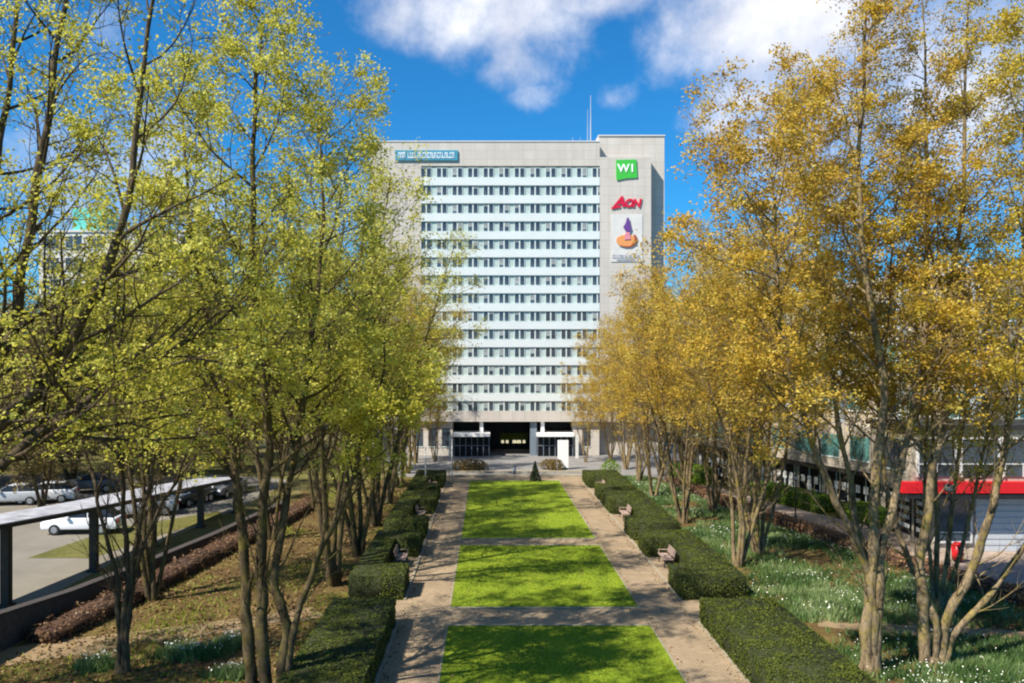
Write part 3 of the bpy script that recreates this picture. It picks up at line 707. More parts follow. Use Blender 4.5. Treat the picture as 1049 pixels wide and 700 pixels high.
b_ = G(955, 682); st = px_stems(b_, b_.y, [([(948, 684), (946, 630), (944, 570), (955, 490), (968, 420, .4), (975, 320, .7), (985, 200, 1), (990, 80, 1), (992, -40, 1)], .20), ([(962, 684), (972, 630), (993, 590), (1015, 525, -.3), (1032, 440, -.5), (1045, 330, -.6), (1050, 200, -.8), (1048, 60, -.8)], .18), ([(957, 684), (957, 630), (925, 560, .8), (905, 480, 1.4), (905, 380, 2), (915, 260, 2.4), (925, 130, 2.8)], .13), ([(965, 684), (985, 640), (1030, 590, .5), (1080, 500, .9), (1120, 380, 1.2), (1140, 240, 1.5)], .14)])
place_tree('maple_tree', tree_meshes('palebark', 'oliveleaf', seed=112, Ht=21.5, stems=st, Rc=4.8, r0=.25, fork=.5, l1=28, l2=9, l3=4, per=33, lsize=(.04, .09), sig=.15, clear=.34), b_, 0, 1,
           'yellow-green leaning multi-stemmed tree at the right edge among the daffodils', GR)
VL = [tree_meshes('bark', 'limeleaf', seed=200 + i, Ht=20.0, nst=4 + i % 2, Rc=4.2, r0=.16, spread=.19, l1=20, l2=8, l3=4, per=13, lsize=(.05, .10), sig=.16, clear=.34, env_pk=.40) for i in range(3)]
VG = [tree_meshes('palebark', 'goldleaf', seed=230 + i, Ht=20.0, nst=5 + i % 2, Rc=4.2, r0=.13, spread=.2, l1=18, l2=8, l3=4, per=14, lsize=(.05, .105), sig=.16, clear=.31, env_pk=.42) for i in range(3)]
VO = [tree_meshes('palebark', 'oliveleaf', seed=260 + i, Ht=19.0, nst=4, Rc=4.1, r0=.15, spread=.2, l1=19, l2=8, l3=4, per=14, lsize=(.05, .105), sig=.16, clear=.32, env_pk=.42) for i in range(2)]
VB = [tree_meshes('darkbark', 'tanleaf', seed=290 + i, Ht=13.0, nst=2 + i, Rc=4.2, r0=.15, l1=18, l2=9, per=15, lsize=(.08, .17), sig=.3, clear=.10) for i in range(2)]
tr = random.Random(9)
inner_l = [(-7.0, 38.7, VL[0], 1.02), (-6.8, 44.8, VL[1], .93), (-7.0, 53, VL[2], .97), (-7.2, 61.5, VO[0], .95), (-7.2, 70, VO[1], .93), (-7.4, 79, VO[0], .9), (-7.4, 87.5, VO[1], .85)]
for i, (x, y, v, s) in enumerate(inner_l):
    place_tree('maple_tree', v, (x, y, 0), tr.uniform(0, 6.28), s, '%s lime-leaved tree behind the forked one, along the left hedges' % ordn[i] if i < 3 else '%s tree from the camera, olive-gold, along the left hedges toward the tower' % ordn[i + 1], GL)
place_tree('maple_tree', VL[1], (-17.2, 21.6, 0), 1.1, .80, 'lime-leaved tree added at the far left edge to shade the near left hedge, half out of view', GL)  # extra tree, added so its shade falls on the near hedge and lower trunks
outer_l = [(-14.3, 36.2, VL[1], .84), (-12.4, 49, VL[2], .86), (-11.8, 58.5, VL[0], .86), (-11.4, 68, VO[1], .9), (-11.2, 79, VO[0], .9)]
for i, (x, y, v, s) in enumerate(outer_l):
    place_tree('maple_tree', v, (x, y, 0), tr.uniform(0, 6.28), s, '%s tree from the camera in the outer left row by the coppery hedge' % ordn[i], GL)
inner_r = [(12.5, 42.4, VG[0], .92), (12.5, 54, VG[1], .88), (12.6, 64.4, VG[2], .86), (13.0, 73, VG[0], .80), (13.4, 82, VG[1], .76)]
for i, (x, y, v, s) in enumerate(inner_r):
    place_tree('maple_tree', v, (x, y, 0), tr.uniform(0, 6.28) + (3.0 if i == 0 else 0), s, '%s gold-leaved tree behind the straight pale trunk, along the right hedges' % ordn[i], GR)
outer_r = [(14.3, 44.8, VG[2], .94), (15.4, 50.5, VO[0], .92), (15.4, 58, VG[0], .92), (15.6, 67, VG[1], .9), (15.8, 77, VO[1], .86)]
for i, (x, y, v, s) in enumerate(outer_r):
    place_tree('maple_tree', v, (x, y, 0), tr.uniform(0, 6.28), s, '%s tree from the camera in the outer right row among the daffodils' % ordn[i], GR)
for i, (x, y, s, lb) in enumerate([(10.2, 88, .5, 'small gold-leaved tree just right of the tower entrance canopy'), (13.0, 89.5, .6, 'small gold-leaved tree in front of the tower columns, right of the entrance')]):
    place_tree('maple_tree', VG[i], (x, y, 0), tr.uniform(0, 6.28), s, lb, GR)
for i, (x, y, s, lb) in enumerate([(-5.4, 88.5, .5, 'small olive-gold tree just left of the tower entrance canopy'), (-9.0, 89.5, .6, 'small olive-gold tree in front of the tower columns, left of the entrance')]):
    place_tree('maple_tree', VO[i], (x, y, 0), tr.uniform(0, 6.28), s, lb, GL)
# brown, hardly leafing trees beyond the car park
bt = [(-40, 62), (-47, 66), (-54, 64), (-36, 74), (-43, 78), (-50, 80), (-58, 76), (-33, 86), (-40, 90), (-47, 94), (-55, 92), (-64, 90), (-28, 92), (-22, 90), (-18, 96), (-25, 101), (-34, 103), (-44, 106), (-54, 108), (-65, 106), (-30, 78), (-24, 80), (-34, 66), (-62, 70), (-68, 80), (-72, 96), (-38, 98), (-50, 100), (-60, 100), (-76, 88), (-50, 71), (-44, 72)]
for i, (x, y) in enumerate(bt):
    place_tree('bare_tree', VB[i % 2], (x + tr.uniform(-1, 1), y + tr.uniform(-1, 1), 0), tr.uniform(0, 6.28), tr.uniform(1.0, 1.4), 'brown budding tree in the wood beyond the car park', 'brown trees beyond the car park')

for i, (x, y, s, lb) in enumerate([(-22.5, 57.5, .85, 'brown budding tree beside the parked row, nearest the walkway'), (-26.5, 65, .9, 'brown budding tree on the tarmac behind the white estate car'), (-20.5, 68, .8, 'brown budding tree at the far end of the parked row'), (-31.5, 60, .8, 'brown budding tree behind the roof of the walkway at the left'), (-29.5, 73, .95, 'brown budding tree at the back edge of the car park')]):
    place_tree('bare_tree', VB[i % 2], (x, y, 0), tr.uniform(0, 6.28), s, lb, 'brown trees beyond the car park')
place_tree('maple_tree', VO[1], (18.6, 35.0, 0), 2.2, .82, 'yellow-green tree in the daffodils screening the red-banded shop', GR)
# ------------------------------------------------------------------ the tower
YT = 94.6; K = F / YT
def TX(px): return (px - CX) / K
def TZ(py): return H0 - (py - CY) / K
xl, xw0, xw1, xr, xe = TX(380), TX(431.5), TX(614.5), TX(667), TX(683)
ztop, zblk, zcore = TZ(145.5), TZ(161), TZ(136.5)
tower = thing('office_tower', 'tall slab office tower with white window bands and beige ends closing the view', 'building', (0, YT, 0))
D = 15.0
w = MB()
w.box(xl, xw0, 0, D, TZ(432), ztop)                         # left end
w.box(xw0, xw1, 0, D, TZ(170), ztop)                        # blank top storey
w.box(xw0, xw1, .22, D, TZ(421), TZ(170))                   # core behind the window bands
w.box(xw0, xw1, -.1, D, TZ(432), TZ(421))                   # base band
w.box(xw1, xr, 0, 1.25, TZ(432), zblk)                      # right end block
w.box(xw1, xe, 1.25, D, 0, zcore)                           # taller stair core, set back
w.build('wall', 'concrete', tower)
w = MB(); w.box(xw1 - .02, xe + .1, 1.15, D + .1, zcore, zcore + .12); w.build('coping', 'paleconc', tower)
w = MB(); w.box(xl - .06, xw1 - .05, -.06, D + .05, ztop, ztop + .12); w.build('coping', 'paleconc', tower)
rows = [177 + 18.42 * k for k in range(14)]
edges = [170.0] + [r_ for k in range(13) for r_ in (rows[k] + 5.4, rows[k + 1] - 5.4)] + [421.0]
for k in range(14):
    y0 = rows[k] + 5.4; y1 = rows[k + 1] - 5.4 if k < 13 else 421.5
    w = MB(); w.box(xw0 + .02, xw1 - .02, -.03, .2, TZ(y1), TZ(y0)); w.build('spandrel', 'spandrel', tower)
    w = MB(); w.box(xw0 + .02, xw1 - .02, .12, .215, TZ(rows[k] + 5.4), TZ(rows[k] - 5.4)); w.build('panel_band', 'teal', tower)
def win_mb(mb, cx, cz, blind):
    ww, hh = 1.06, .5
    mb.mat('frame').box(cx - ww / 2 - .05, cx + ww / 2 + .05, .06, .118, cz - hh - .05, cz - hh); mb.box(cx - ww / 2 - .05, cx + ww / 2 + .05, .06, .118, cz + hh, cz + hh + .05)
    mb.box(cx - ww / 2 - .05, cx - ww / 2, .06, .118, cz - hh, cz + hh); mb.box(cx + ww / 2, cx + ww / 2 + .05, .06, .118, cz - hh, cz + hh); mb.box(cx - .07, cx + .07, .06, .118, cz - hh, cz + hh)
    mb.mat('win').box(cx - ww / 2, cx - .07, .085, .112, cz - hh, cz + hh); mb.box(cx + .07, cx + ww / 2, .085, .112, cz - hh, cz + hh)
    if blind:
        s = -1 if blind < 0 else 1; a, b2 = sorted((cx + s * .07, cx + s * ww / 2)); bh = hh * 2 * min(.9, abs(blind))
        mb.mat('blind').box(a + .01, b2 - .01, .075, .084, cz + hh - bh, cz + hh)
wr = random.Random(4); rest = MB(); nw = 0
for k in range(14):
    for j in range(12):
        cx = TX(436.6 + j * 15.95); cz = TZ(rows[k]); bl = wr.choice([0, 0, 0, wr.uniform(.2, .9), -wr.uniform(.2, .9), -wr.uniform(.5, .9)])
        # the hundred least hidden by the trees are parts of their own
        if (k < 8 or (k == 8 and j in (4, 5, 6, 7))):
            mb = MB(); win_mb(mb, 0, 0, bl); o = mb.build('window', None, tower); o.location = (cx, 0, cz)
        else: win_mb(rest, cx, cz, bl)
o = rest.build('window', None, tower); o['kind'] = 'stuff'
for px, py0, py1, r_ in ((606.3, 112, 145, .05), (609.6, 97, 145, .085), (590.5, 131, 145, .045), (598.5, 131, 145, .045), (633.5, 129, 136, .04)):
    z0 = zcore if px > 615 else ztop; py0 -= 11 if px > 600 and px < 615 else 0
    mb = MB(); mb.cyl((TX(px), 4, z0), (TX(px), 4, TZ(py1) + (TZ(py0) - TZ(py1)) * .55), r_, r_ * .8, 8); mb.cyl((TX(px), 4, TZ(py1) + (TZ(py0) - TZ(py1)) * .55), (TX(px), 4, TZ(py0)), r_ * .7, r_ * .4, 8)
    mb.cyl((TX(px), 4, z0), (TX(px), 4, z0 + .25), r_ * 2, r_ * 2, 8); mb.build('antenna', 'mast', tower)
# entrance level
g = MB(); g.box(xl + 1, TX(497), 3.2, 3.4, 0, TZ(432)); g.box(TX(552), xw1 - .01, 3.2, 3.4, 0, TZ(432)); g.build('glazed_wall', 'darkglass', tower)
lob = MB(); lob.box(TX(497) - .01, TX(552) + .01, 7.4, 7.6, 0, TZ(432)); lob.box(TX(497) - .2, TX(497), 3.4, 7.4, 0, TZ(432)); lob.box(TX(552), TX(552) + .2, 3.4, 7.4, 0, TZ(432)); lob.build('lobby_wall', 'darkglass', tower)
g = MB(); g.box(TX(513), TX(544), 7.3, 7.38, TZ(457.5), TZ(449)); g.build('lobby_planting', 'freshcore', tower)
for px in (516, 521, 529, 534, 539.5):
    g = MB(); wd = .26 if px in (529, 534) else .17
    x = TX(px); g.cyl((x, 6.6, TZ(459) - .05), (x, 6.6, TZ(459) + .28), wd, wd * .8, 10); g.build('lobby_lamp', 'lamp', tower)
    g = MB(); g.cyl((x, 6.6, 0), (x, 6.6, TZ(459) - .05), .05, .05, 6); g.build('lamp_stand', 'black', tower)
for px in (493.2, 556):
    g = MB(); g.box(TX(px) - .2, TX(px) + .2, .25, .65, TZ(443), TZ(432)); g.build('column', 'white', tower)
for px in (462.5, 588.5):
    g = MB(); g.box(TX(px) - .15, TX(px) + .15, -2.8, -2.5, 0, TZ(444)); g.build('column', 'offwhite', tower)
g = MB(); g.box(TX(546) - .3, TX(550), .3, .9, 0, TZ(432)); g.build('column', 'steel', tower)
for a, b2 in ((464.5, 502), (549.5, 587)):
    g = MB(); g.box(TX(a), TX(b2), -1.3, 3.2, TZ(446.6), TZ(443.4)); g.build('canopy', 'white', tower)
    g = MB(); g.box(TX(a) + .1, TX(b2) - .1, -.6, -.45, 0, TZ(446.62))
    g.build('shopfront', 'darkglass', tower)
    g = MB(); n = 6
    for j in range(n + 1):
        x = TX(a) + .1 + (TX(b2) - TX(a) - .2) * j / n; g.box(x - .035, x + .035, -.68, -.605, 0, TZ(446.62))
    g.box(TX(a) + .1, TX(b2) - .1, -.66, -.61, 1.15, 1.22)
    g.build('mullions', 'steel', tower)
for a, b2 in ((xl, TX(463.5)), (TX(587.5), xw1 - .01)):
    g = MB(); g.box(a, b2, .4, 3.19, 0, TZ(432) - .01); g.build('ground_wall', 'concrete', tower)
    n = int((b2 - a) / 1.5)
    for j in range(n):
        x = a + (b2 - a) * (j + .5) / n; g = MB(); g.mat('frame').box(x - .5, x + .5, .34, .395, .9, 1.0); g.mat('win').box(x - .45, x + .45, .36, .395, 1.0, 3.0); g.build('ground_window', None, tower)

# text -> mesh
def text_mesh(body, size, ext, shear=0.0, off=0.0, space=1.0):
    cu = bpy.data.curves.new('t', 'FONT'); cu.body = body; cu.size = size; cu.extrude = ext; cu.shear = shear; cu.offset = off; cu.space_character = space
    cu.align_x = 'CENTER'; cu.align_y = 'CENTER'
    ob = bpy.data.objects.new('t', cu); COL.objects.link(ob); bpy.context.view_layer.update()
    me = bpy.data.meshes.new_from_object(ob.evaluated_get(bpy.context.evaluated_depsgraph_get()))
    bpy.data.objects.remove(ob); bpy.data.curves.remove(cu); return me
def letters(body, m, size, loc, parent, ext=.05, shear=0.0, off=0.0, sx=1.0, name='lettering', space=1.0, roll=0.0):
    me = text_mesh(body, size, ext, shear, off, space); me.materials.clear(); me.materials.append(M[m])
    o = link(name, me, parent); o.location = loc; o.rotation_euler = (R(90), roll, 0); o.scale = (sx, 1, 1); return o
# green speech-bubble sign
t = thing('wall_sign', 'green speech-bubble sign reading W1 near the top right of the tower', 'sign', (TX(641.5), YT, TZ(174)), 0, 'signs on the tower')
g = MB(); g.prism([(-1.12, -.83), (-1.06, -1.2), (-.1, -1.0), (1.22, -.9), (1.1, 1.12), (-1.14, 1.06)], 'y', -.12, -.01); g.build('panel', 'signgreen', t)
letters('W1', 'white', 1.25, (0, -.15, .10), t, .025, 0, .03, 1.0)
# red lettering
t = thing('wall_sign', 'crimson AON letters on the right end of the tower', 'sign', (TX(642.5), YT, TZ(208.5)), 0, 'signs on the tower')
letters('A', 'signred', 1.6, (-.92, -.07, .12), t, .05, .28, .05, 1.15)
letters('O', 'signred', 1.2, (.14, -.07, -.02), t, .05, .22, .06, 1.0)
letters('N', 'signred', 1.2, (1.0, -.07, -.02), t, .05, .22, .06, 1.0)
g = MB(); g.bar((-1.75, -.07, -.55), (-.75, -.07, -.35), .09, .24); g.build('swash', 'signred', t)
# bowl emblem
t = thing('wall_sign', 'orange bowl emblem with a purple flame figure and grey caption, lowest on the tower end', 'sign', (TX(642), YT, TZ(245)), 0, 'signs on the tower')
g = MB(); g.prism([(-1.75, -2.55), (1.75, -2.55), (1.75, 2.75), (-1.75, 2.75)], 'y', -.06, -.01); g.build('panel', 'paleconc', t)
g = MB(); n = 22; g.prism([(1.18 * math.cos(a_), -.15 + (.62 if math.sin(a_) > 0 else .78) * math.sin(a_)) for a_ in [2 * math.pi * i / n for i in range(n)]], 'y', -.14, -.065); g.build('bowl', 'orange', t)
g = MB(); g.prism([(.35, -.78), (.95, -.62), (1.2, -.05), (1.02, .38), (.72, .52), (.86, .0), (.7, -.45)], 'y', -.17, -.142); g.build('bowl_shade', 'rust', t)
g = MB(); g.prism([(-.95, -.72), (-.2, -.96), (.5, -.93), (.9, -.7), (.3, -.8), (-.3, -.8)], 'y', -.165, -.142); g.build('bowl_rim', 'rust', t)
g = MB(); g.prism([(-.28, -.1), (.42, -.05), (.32, .45), (.3, .95), (-.05, .95), (-.18, .5)], 'y', -.20, -.172); g.build('flame_base', 'pink', t)
g = MB(); g.prism([(-.1, .8), (.36, .75), (.5, 1.15), (.36, 1.55), (.22, 2.3), (.0, 2.35), (-.14, 1.75), (-.42, 1.3), (-.28, 1.05)], 'y', -.225, -.202); g.build('flame', 'purple', t)
def glyph_row(mb, x0, x1, z0, z1, n, seed, gap=.3, y0=-.10, y1=-.065):
    rr = random.Random(seed); wd = (x1 - x0) / n; s = .24 * wd
    for i in range(n):
        a_ = x0 + i * wd; b2 = a_ + wd * (1 - gap); k = rr.randrange(5)
        mb.box(a_, a_ + s, y0, y1, z0, z1)
        if k in (0, 2, 3): mb.box(b2 - s, b2, y0, y1, z0, z1 if k != 3 else (z0 + z1) / 2)
        if k in (0, 1, 3): mb.box(a_ + s, b2 - (s if k in (0, 3) else 0), y0, y1, z1 - (z1 - z0) * .22, z1)
        if k in (1, 2, 4): mb.box(a_ + s, b2 - (s if k == 2 else 0), y0, y1, z0, z0 + (z1 - z0) * .22)
g = MB(); glyph_row(g, -1.6, 1.6, -2.15, -1.75, 14, 3); glyph_row(g, -1.1, 1.0, -2.45, -2.25, 12, 8); g.build('caption', 'greytext', t)
# long blue sign
t = thing('wall_sign', 'long teal-blue sign with white lettering at the top left of the tower', 'sign', (TX(437), YT, TZ(159.6)), 0, 'signs on the tower')
g = MB(); hw, hh = 32 / K, 5.2 / K; g.box(-hw, hw, -.16, -.01, -hh, hh); g.build('panel', 'signblue', t)
g = MB(); glyph_row(g, -hw + .35, -hw + 1.15, -.33, .33, 3, 2, .14, -.2, -.162); glyph_row(g, -hw + 1.4, hw - .35, -.33, .33, 19, 5, .14, -.2, -.162); g.build('lettering', 'paleblue', t)

# pylon, bollard, poles at the entrance
c = G(576.8, 481); t = thing('pylon_sign', 'tall blank white pylon sign right of the tower entrance', 'sign', c)
g = MB(); g.box(-.52, .52, -.12, .12, .16, 2.82); g.build('panel', 'white', t, .015)
g = MB(); g.box(-.44, .44, -.09, .09, 0, .16); g.build('base', 'dark', t)
c = G(527, 486.5); t = thing('bollard', 'short grey bollard in the middle of the entrance forecourt', 'bollard', (c.x, c.y, 0))
g = MB(); g.cyl((0, 0, 0), (0, 0, .75), .14, .13, 12); g.build('post', 'steel', t, 0, True); g = MB(); g.cyl((0, 0, .75), (0, 0, .84), .16, .10, 12); g.build('cap', 'black', t)
def lamp_post(loc, h, m, label, r_=.06, group=None, head=True):
    t = thing('street_lamp', label, 'lamp post', loc, 0, group)
    g = MB(); g.cyl((0, 0, 0), (0, 0, .5), r_ * 1.6, r_ * 1.4, 10); g.cyl((0, 0, .5), (0, 0, h), r_, r_ * .7, 10); g.build('post', m, t, 0, True)
    if not head: return t
    g = MB(); g.cyl((0, 0, h), (0, 0, h + .08), r_ * 2.2, r_ * 3.2, 12); g.cyl((0, 0, h + .3), (0, 0, h + .38), r_ * 3.4, r_ * 1.2, 12); g.build('lamp_head', m, t)
    g = MB(); g.cyl((0, 0, h + .08), (0, 0, h + .3), r_ * 2.6, r_ * 3.0, 12); g.build('lamp_glass', 'offwhite', t); return t
GP = 'lamp posts of the garden'
c = G(463, 489); lamp_post(c, 3.4, 'offwhite', 'slim pale post left of the entrance forecourt by the last hedge', .05, GP, False)
c = G(436, 501); lamp_post(c, 3.4, 'offwhite', 'slim pale post on the grass beside the left hedges', .06, GP, False)
c = G(972, 590); lamp_post(c, 4.0, 'black', 'black lamp post on the walk in front of the red-banded shop', .07, GP)
c = G(815, 536); lamp_post(c, 2.7, 'black', 'black lamp post on the walk beside the bright green hedge', .05, GP)

# ------------------------------------------------------------------ left: covered walkway, wall, cars
t = thing('covered_walkway', 'flat pale-roofed covered walkway on dark posts beside the car park', 'walkway', (0, 0, 0))
near = [(-22.1, 24.5, 4.1), (-20.1, 33, 3.58), (-18.8, 42, 3.08), (-17.8, 50, 2.75), (-16.8, 58, 2.35)]
rf = MB(); th = .10; wd = 2.6
def roof_strip(mb, dz0, dz1, off0, off1):
    n = len(near); vs = []
    for x, y, z in near: vs += [(x + off0, y, z + dz0), (x + off1, y, z + dz0), (x + off1, y, z + dz1), (x + off0, y, z + dz1)]
    fs = [(0, 1, 2, 3), (4 * n - 4, 4 * n - 1, 4 * n - 2, 4 * n - 3)]
    for i in range(n - 1):
        for k in range(4): fs.append((4 * i + k, 4 * i + (k + 1) % 4, 4 * i + 4 + (k + 1) % 4, 4 * i + 4 + k))
    mb.add(vs, fs)
roof_strip(rf, -.03, .06, -wd, -.02); rf.build('roof', 'roofmetal', t)
rf = MB(); roof_strip(rf, -.15, .03, 0, .07); rf.build('fascia', 'dark', t)
rf = MB(); roof_strip(rf, -.15, .03, -wd - .10, -wd - .02); rf.build('fascia', 'dark', t)
def roof_at(y):
    for a, b2 in zip(near, near[1:]):
        if a[1] <= y <= b2[1]:
            f = (y - a[1]) / (b2[1] - a[1]); return [a[i] + (b2[i] - a[i]) * f for i in (0, 2)]
for y in (29.0, 35.3, 41.3, 46.8, 52.5, 57.7):
    x, z = roof_at(y)
    for dx in (-.22,):
        g = MB(); g.box(x + dx - .17, x + dx + .17, y - .17, y + .17, 0, z - .03); g.box(x + dx - .26, x + dx + .26, y - .26, y + .26, 0, .12); g.build('post', 'dark', t)
wl = thing('garden_wall', 'low dark brick wall between the covered walkway and the coppery hedge', 'wall')
g = MB(); pts = [(-18.6, 22, 1.9), (-17.4, 29, 1.35), (-16.95, 34, .95), (-16.6, 40, .62), (-15.6, 48, .5), (-14.4, 60, .45)]
for (a, b2) in zip(pts, pts[1:]):
    vs = [(a[0], a[1], 0), (a[0] + .35, a[1], 0), (b2[0] + .35, b2[1], 0), (b2[0], b2[1], 0), (a[0], a[1], a[2]), (a[0] + .35, a[1], a[2]), (b2[0] + .35, b2[1], b2[2]), (b2[0], b2[1], b2[2])]
    g.add(vs, [(3, 2, 1, 0), (4, 5, 6, 7), (1, 2, 6, 5), (3, 0, 4, 7)])
g.build('wall', 'wallstone', wl)
g = MB()
for (a, b2) in zip(pts, pts[1:]): g.bar((a[0] + .175, a[1], a[2] + .03), (b2[0] + .175, b2[1], b2[2] + .03), .42, .06)
g.build('coping', 'wallstone', wl)

def car(paint, estate=True):
    t = thing('parked_car', '', 'car'); L = 4.4
    lo = [(-2.15, .32), (-2.2, .55), (-2.12, .80), (-1.2, .95), (-.55, 1.0), (1.5, 1.0), (2.12, .98), (2.2, .62), (2.15, .32)]
    g = MB(); g.prism(lo, 'y', -.86, .86); g.build('body', paint, t, .07, True)
    top = [(-.95, .97), (-.25, 1.40), (.2, 1.47), (1.45, 1.44), (2.0, .99)] if estate else [(-.95, .97), (-.25, 1.38), (.25, 1.43), (.95, 1.38), (1.65, .99)]
    n = len(top); wy = [.80, .62, .60, .60, .78]
    vs = [(x, -w_, z) for (x, z), w_ in zip(top, wy)] + [(x, w_, z) for (x, z), w_ in zip(top, wy)]
    g = MB(); g.add(vs, [tuple(range(n)), tuple(range(n, 2 * n))[::-1]] + [(i, i + 1, n + i + 1, n + i) for i in range(n - 1)] + [(0, n, 2 * n - 1, n - 1)]); g.build('windows', 'carglass', t, .03, True)
    g = MB(); g.add([(top[1][0] + .05, -.6, 1.405), (top[3][0], -.58, 1.455 if estate else 1.40), (top[3][0], .58, 1.455 if estate else 1.40), (top[1][0] + .05, .6, 1.405), (top[1][0] + .12, -.55, 1.455), (top[2][0], -.55, 1.505), (top[3][0] - .05, -.53, 1.485 if estate else 1.43), (top[3][0] - .05, .53, 1.485 if estate else 1.43), (top[2][0], .55, 1.505), (top[1][0] + .12, .55, 1.455)],
               [(0, 3, 2, 1), (4, 5, 8, 9), (5, 6, 7, 8), (0, 1, 6, 5, 4), (3, 9, 8, 7, 2), (0, 4, 9, 3), (1, 2, 7, 6)]); g.build('roof', paint, t, 0, True)
    for sx, w_ in ((.55, .03), (-.25, .03)):
        pass
    for y in (-.63, .63):
        g = MB(); g.bar((.45, y * 1.03, 1.42), (.5, y * 1.29, .99), .05, .03); g.bar((-.9, y * 1.28, .99), (-.25, y * 1.0, 1.40), .05, .04); g.build('pillars', paint, t)
    for x in (-1.38, 1.32):
        for y in (-.80, .80):
            g = MB(); g.cyl((x, y - .11, .32), (x, y + .11, .32), .32, .32, 20); wh = g.build('wheel', 'tyre', t, .02)
            s = 1 if y > 0 else -1; g = MB(); g.cyl((x, y + s * .10, .32), (x, y + s * .125, .32), .20, .18, 14); g.build('rim', 'rim', wh)
    for y in (-.62, .62):
        g = MB(); g.box(-2.21, -2.05, y - .18, y + .18, .62, .76); g.build('headlight', 'headlight', t, .02)
        g = MB(); g.box(2.08, 2.215, y - .17, y + .17, .66, .88); g.build('tail_light', 'taillight', t, .02)
        g = MB(); s = 1 if y > 0 else -1; g.box(-.72, -.52, min(s * .86, s * 1.02), max(s * .86, s * 1.02), .98, 1.1); g.build('wing_mirror', paint, t, .02)
    g = MB(); g.box(-2.225, -2.19, -.26, .26, .42, .52); g.build('number_plate', 'offwhite', t)
    return t
protos = {}
cars = [(78, 549, 'car_white', True, 4, 'white estate car side-on on the tarmac under the walkway roof'),
        (140, 531, 'car_silver', False, 25, 'silver car partly behind the walkway posts, second in the parked row'),
        (166, 524, 'car_white', False, 70, 'white hatchback in the parked row beyond the middle walkway posts'),
        (189, 519, 'car_black', True, 75, 'black car between two pale ones in the parked row'),
        (206, 514, 'car_white', True, 78, 'white car at the far end of the walkway roof'),
        (226, 510, 'car_grey', False, 80, 'dark grey car last in the parked row by the walkway end'),
        (6, 519, 'car_silver', False, 12, 'silver car at the left edge above the walkway roof'),
        (38, 517, 'car_white', True, 15, 'white car above the walkway roof near the left edge'),
        (85, 506, 'car_grey', False, 20, 'dark grey car farther back above the walkway roof')]
for px, py, m_, est, rz, lb in cars:
    k = (m_, est)
    if k not in protos: protos[k] = o = car(m_, est)
    else: o = copy_tree(protos[k])
    c = G(px, py); o.location = (c.x, c.y + 1.0, .006); o.rotation_euler.z = R(rz); tag(o, lb, 'car', 'cars parked beyond the walkway')

# ------------------------------------------------------------------ distant block, left
def block(name, label, x0, x1, y, dep, ztop, wallm, cols, floors, z0=1.2, winm='win', ang=0.0, top=None):
    t = thing(name, label, 'building', (x0, y, 0), ang); Wd = x1 - x0
    g = MB(); g.box(0, Wd, 0, dep, 0, ztop); g.build('wall', wallm, t)
    g = MB(); g.box(-.15, Wd + .15, -.15, dep + .15, ztop, ztop + .3); g.build('roof_edge', 'paleconc', t)
    fh = (ztop - z0) / floors; bw = Wd / cols
    for f in range(floors):
        for j in range(cols):
            g = MB(); a = j * bw + bw * .16; b2 = (j + 1) * bw - bw * .16; z_ = z0 + f * fh + fh * .25; zz = z0 + (f + 1) * fh - fh * .18
            g.mat('offwhite').box(a - .08, b2 + .08, -.09, -.02, z_ - .1, z_); g.box(a - .08, b2 + .08, -.09, -.02, zz, zz + .08); g.box((a + b2) / 2 - .04, (a + b2) / 2 + .04, -.09, -.045, z_, zz)
            g.mat(winm).box(a, b2, -.04, -.01, z_, zz); g.build('window', None, t)
    return t
x0, x1 = P(40, 300, 118).x, P(205, 300, 118).x
t = block('apartment_block', 'pale distant block with a turquoise rooftop box behind the left trees', x0, x1, 118, 12, P(0, 238, 118).z, 'paleconc', 7, 9)
g = MB(); z_ = P(0, 238, 118).z + .3; g.box(4.2, 8.4, 1, 6, z_, z_ + 3.2); g.build('rooftop_box', 'turq', t)
# right: long facade block over a dark glazed ground floor
A = Vector((26.6, 49.0)); B2 = Vector((17.8, 80.0)); L = (B2 - A).length; an = math.atan2(B2.y - A.y, B2.x - A.x)
t = thing('office_block', 'mid-rise beige office block with teal windows behind the right trees', 'building', (A.x, A.y, 0), an)
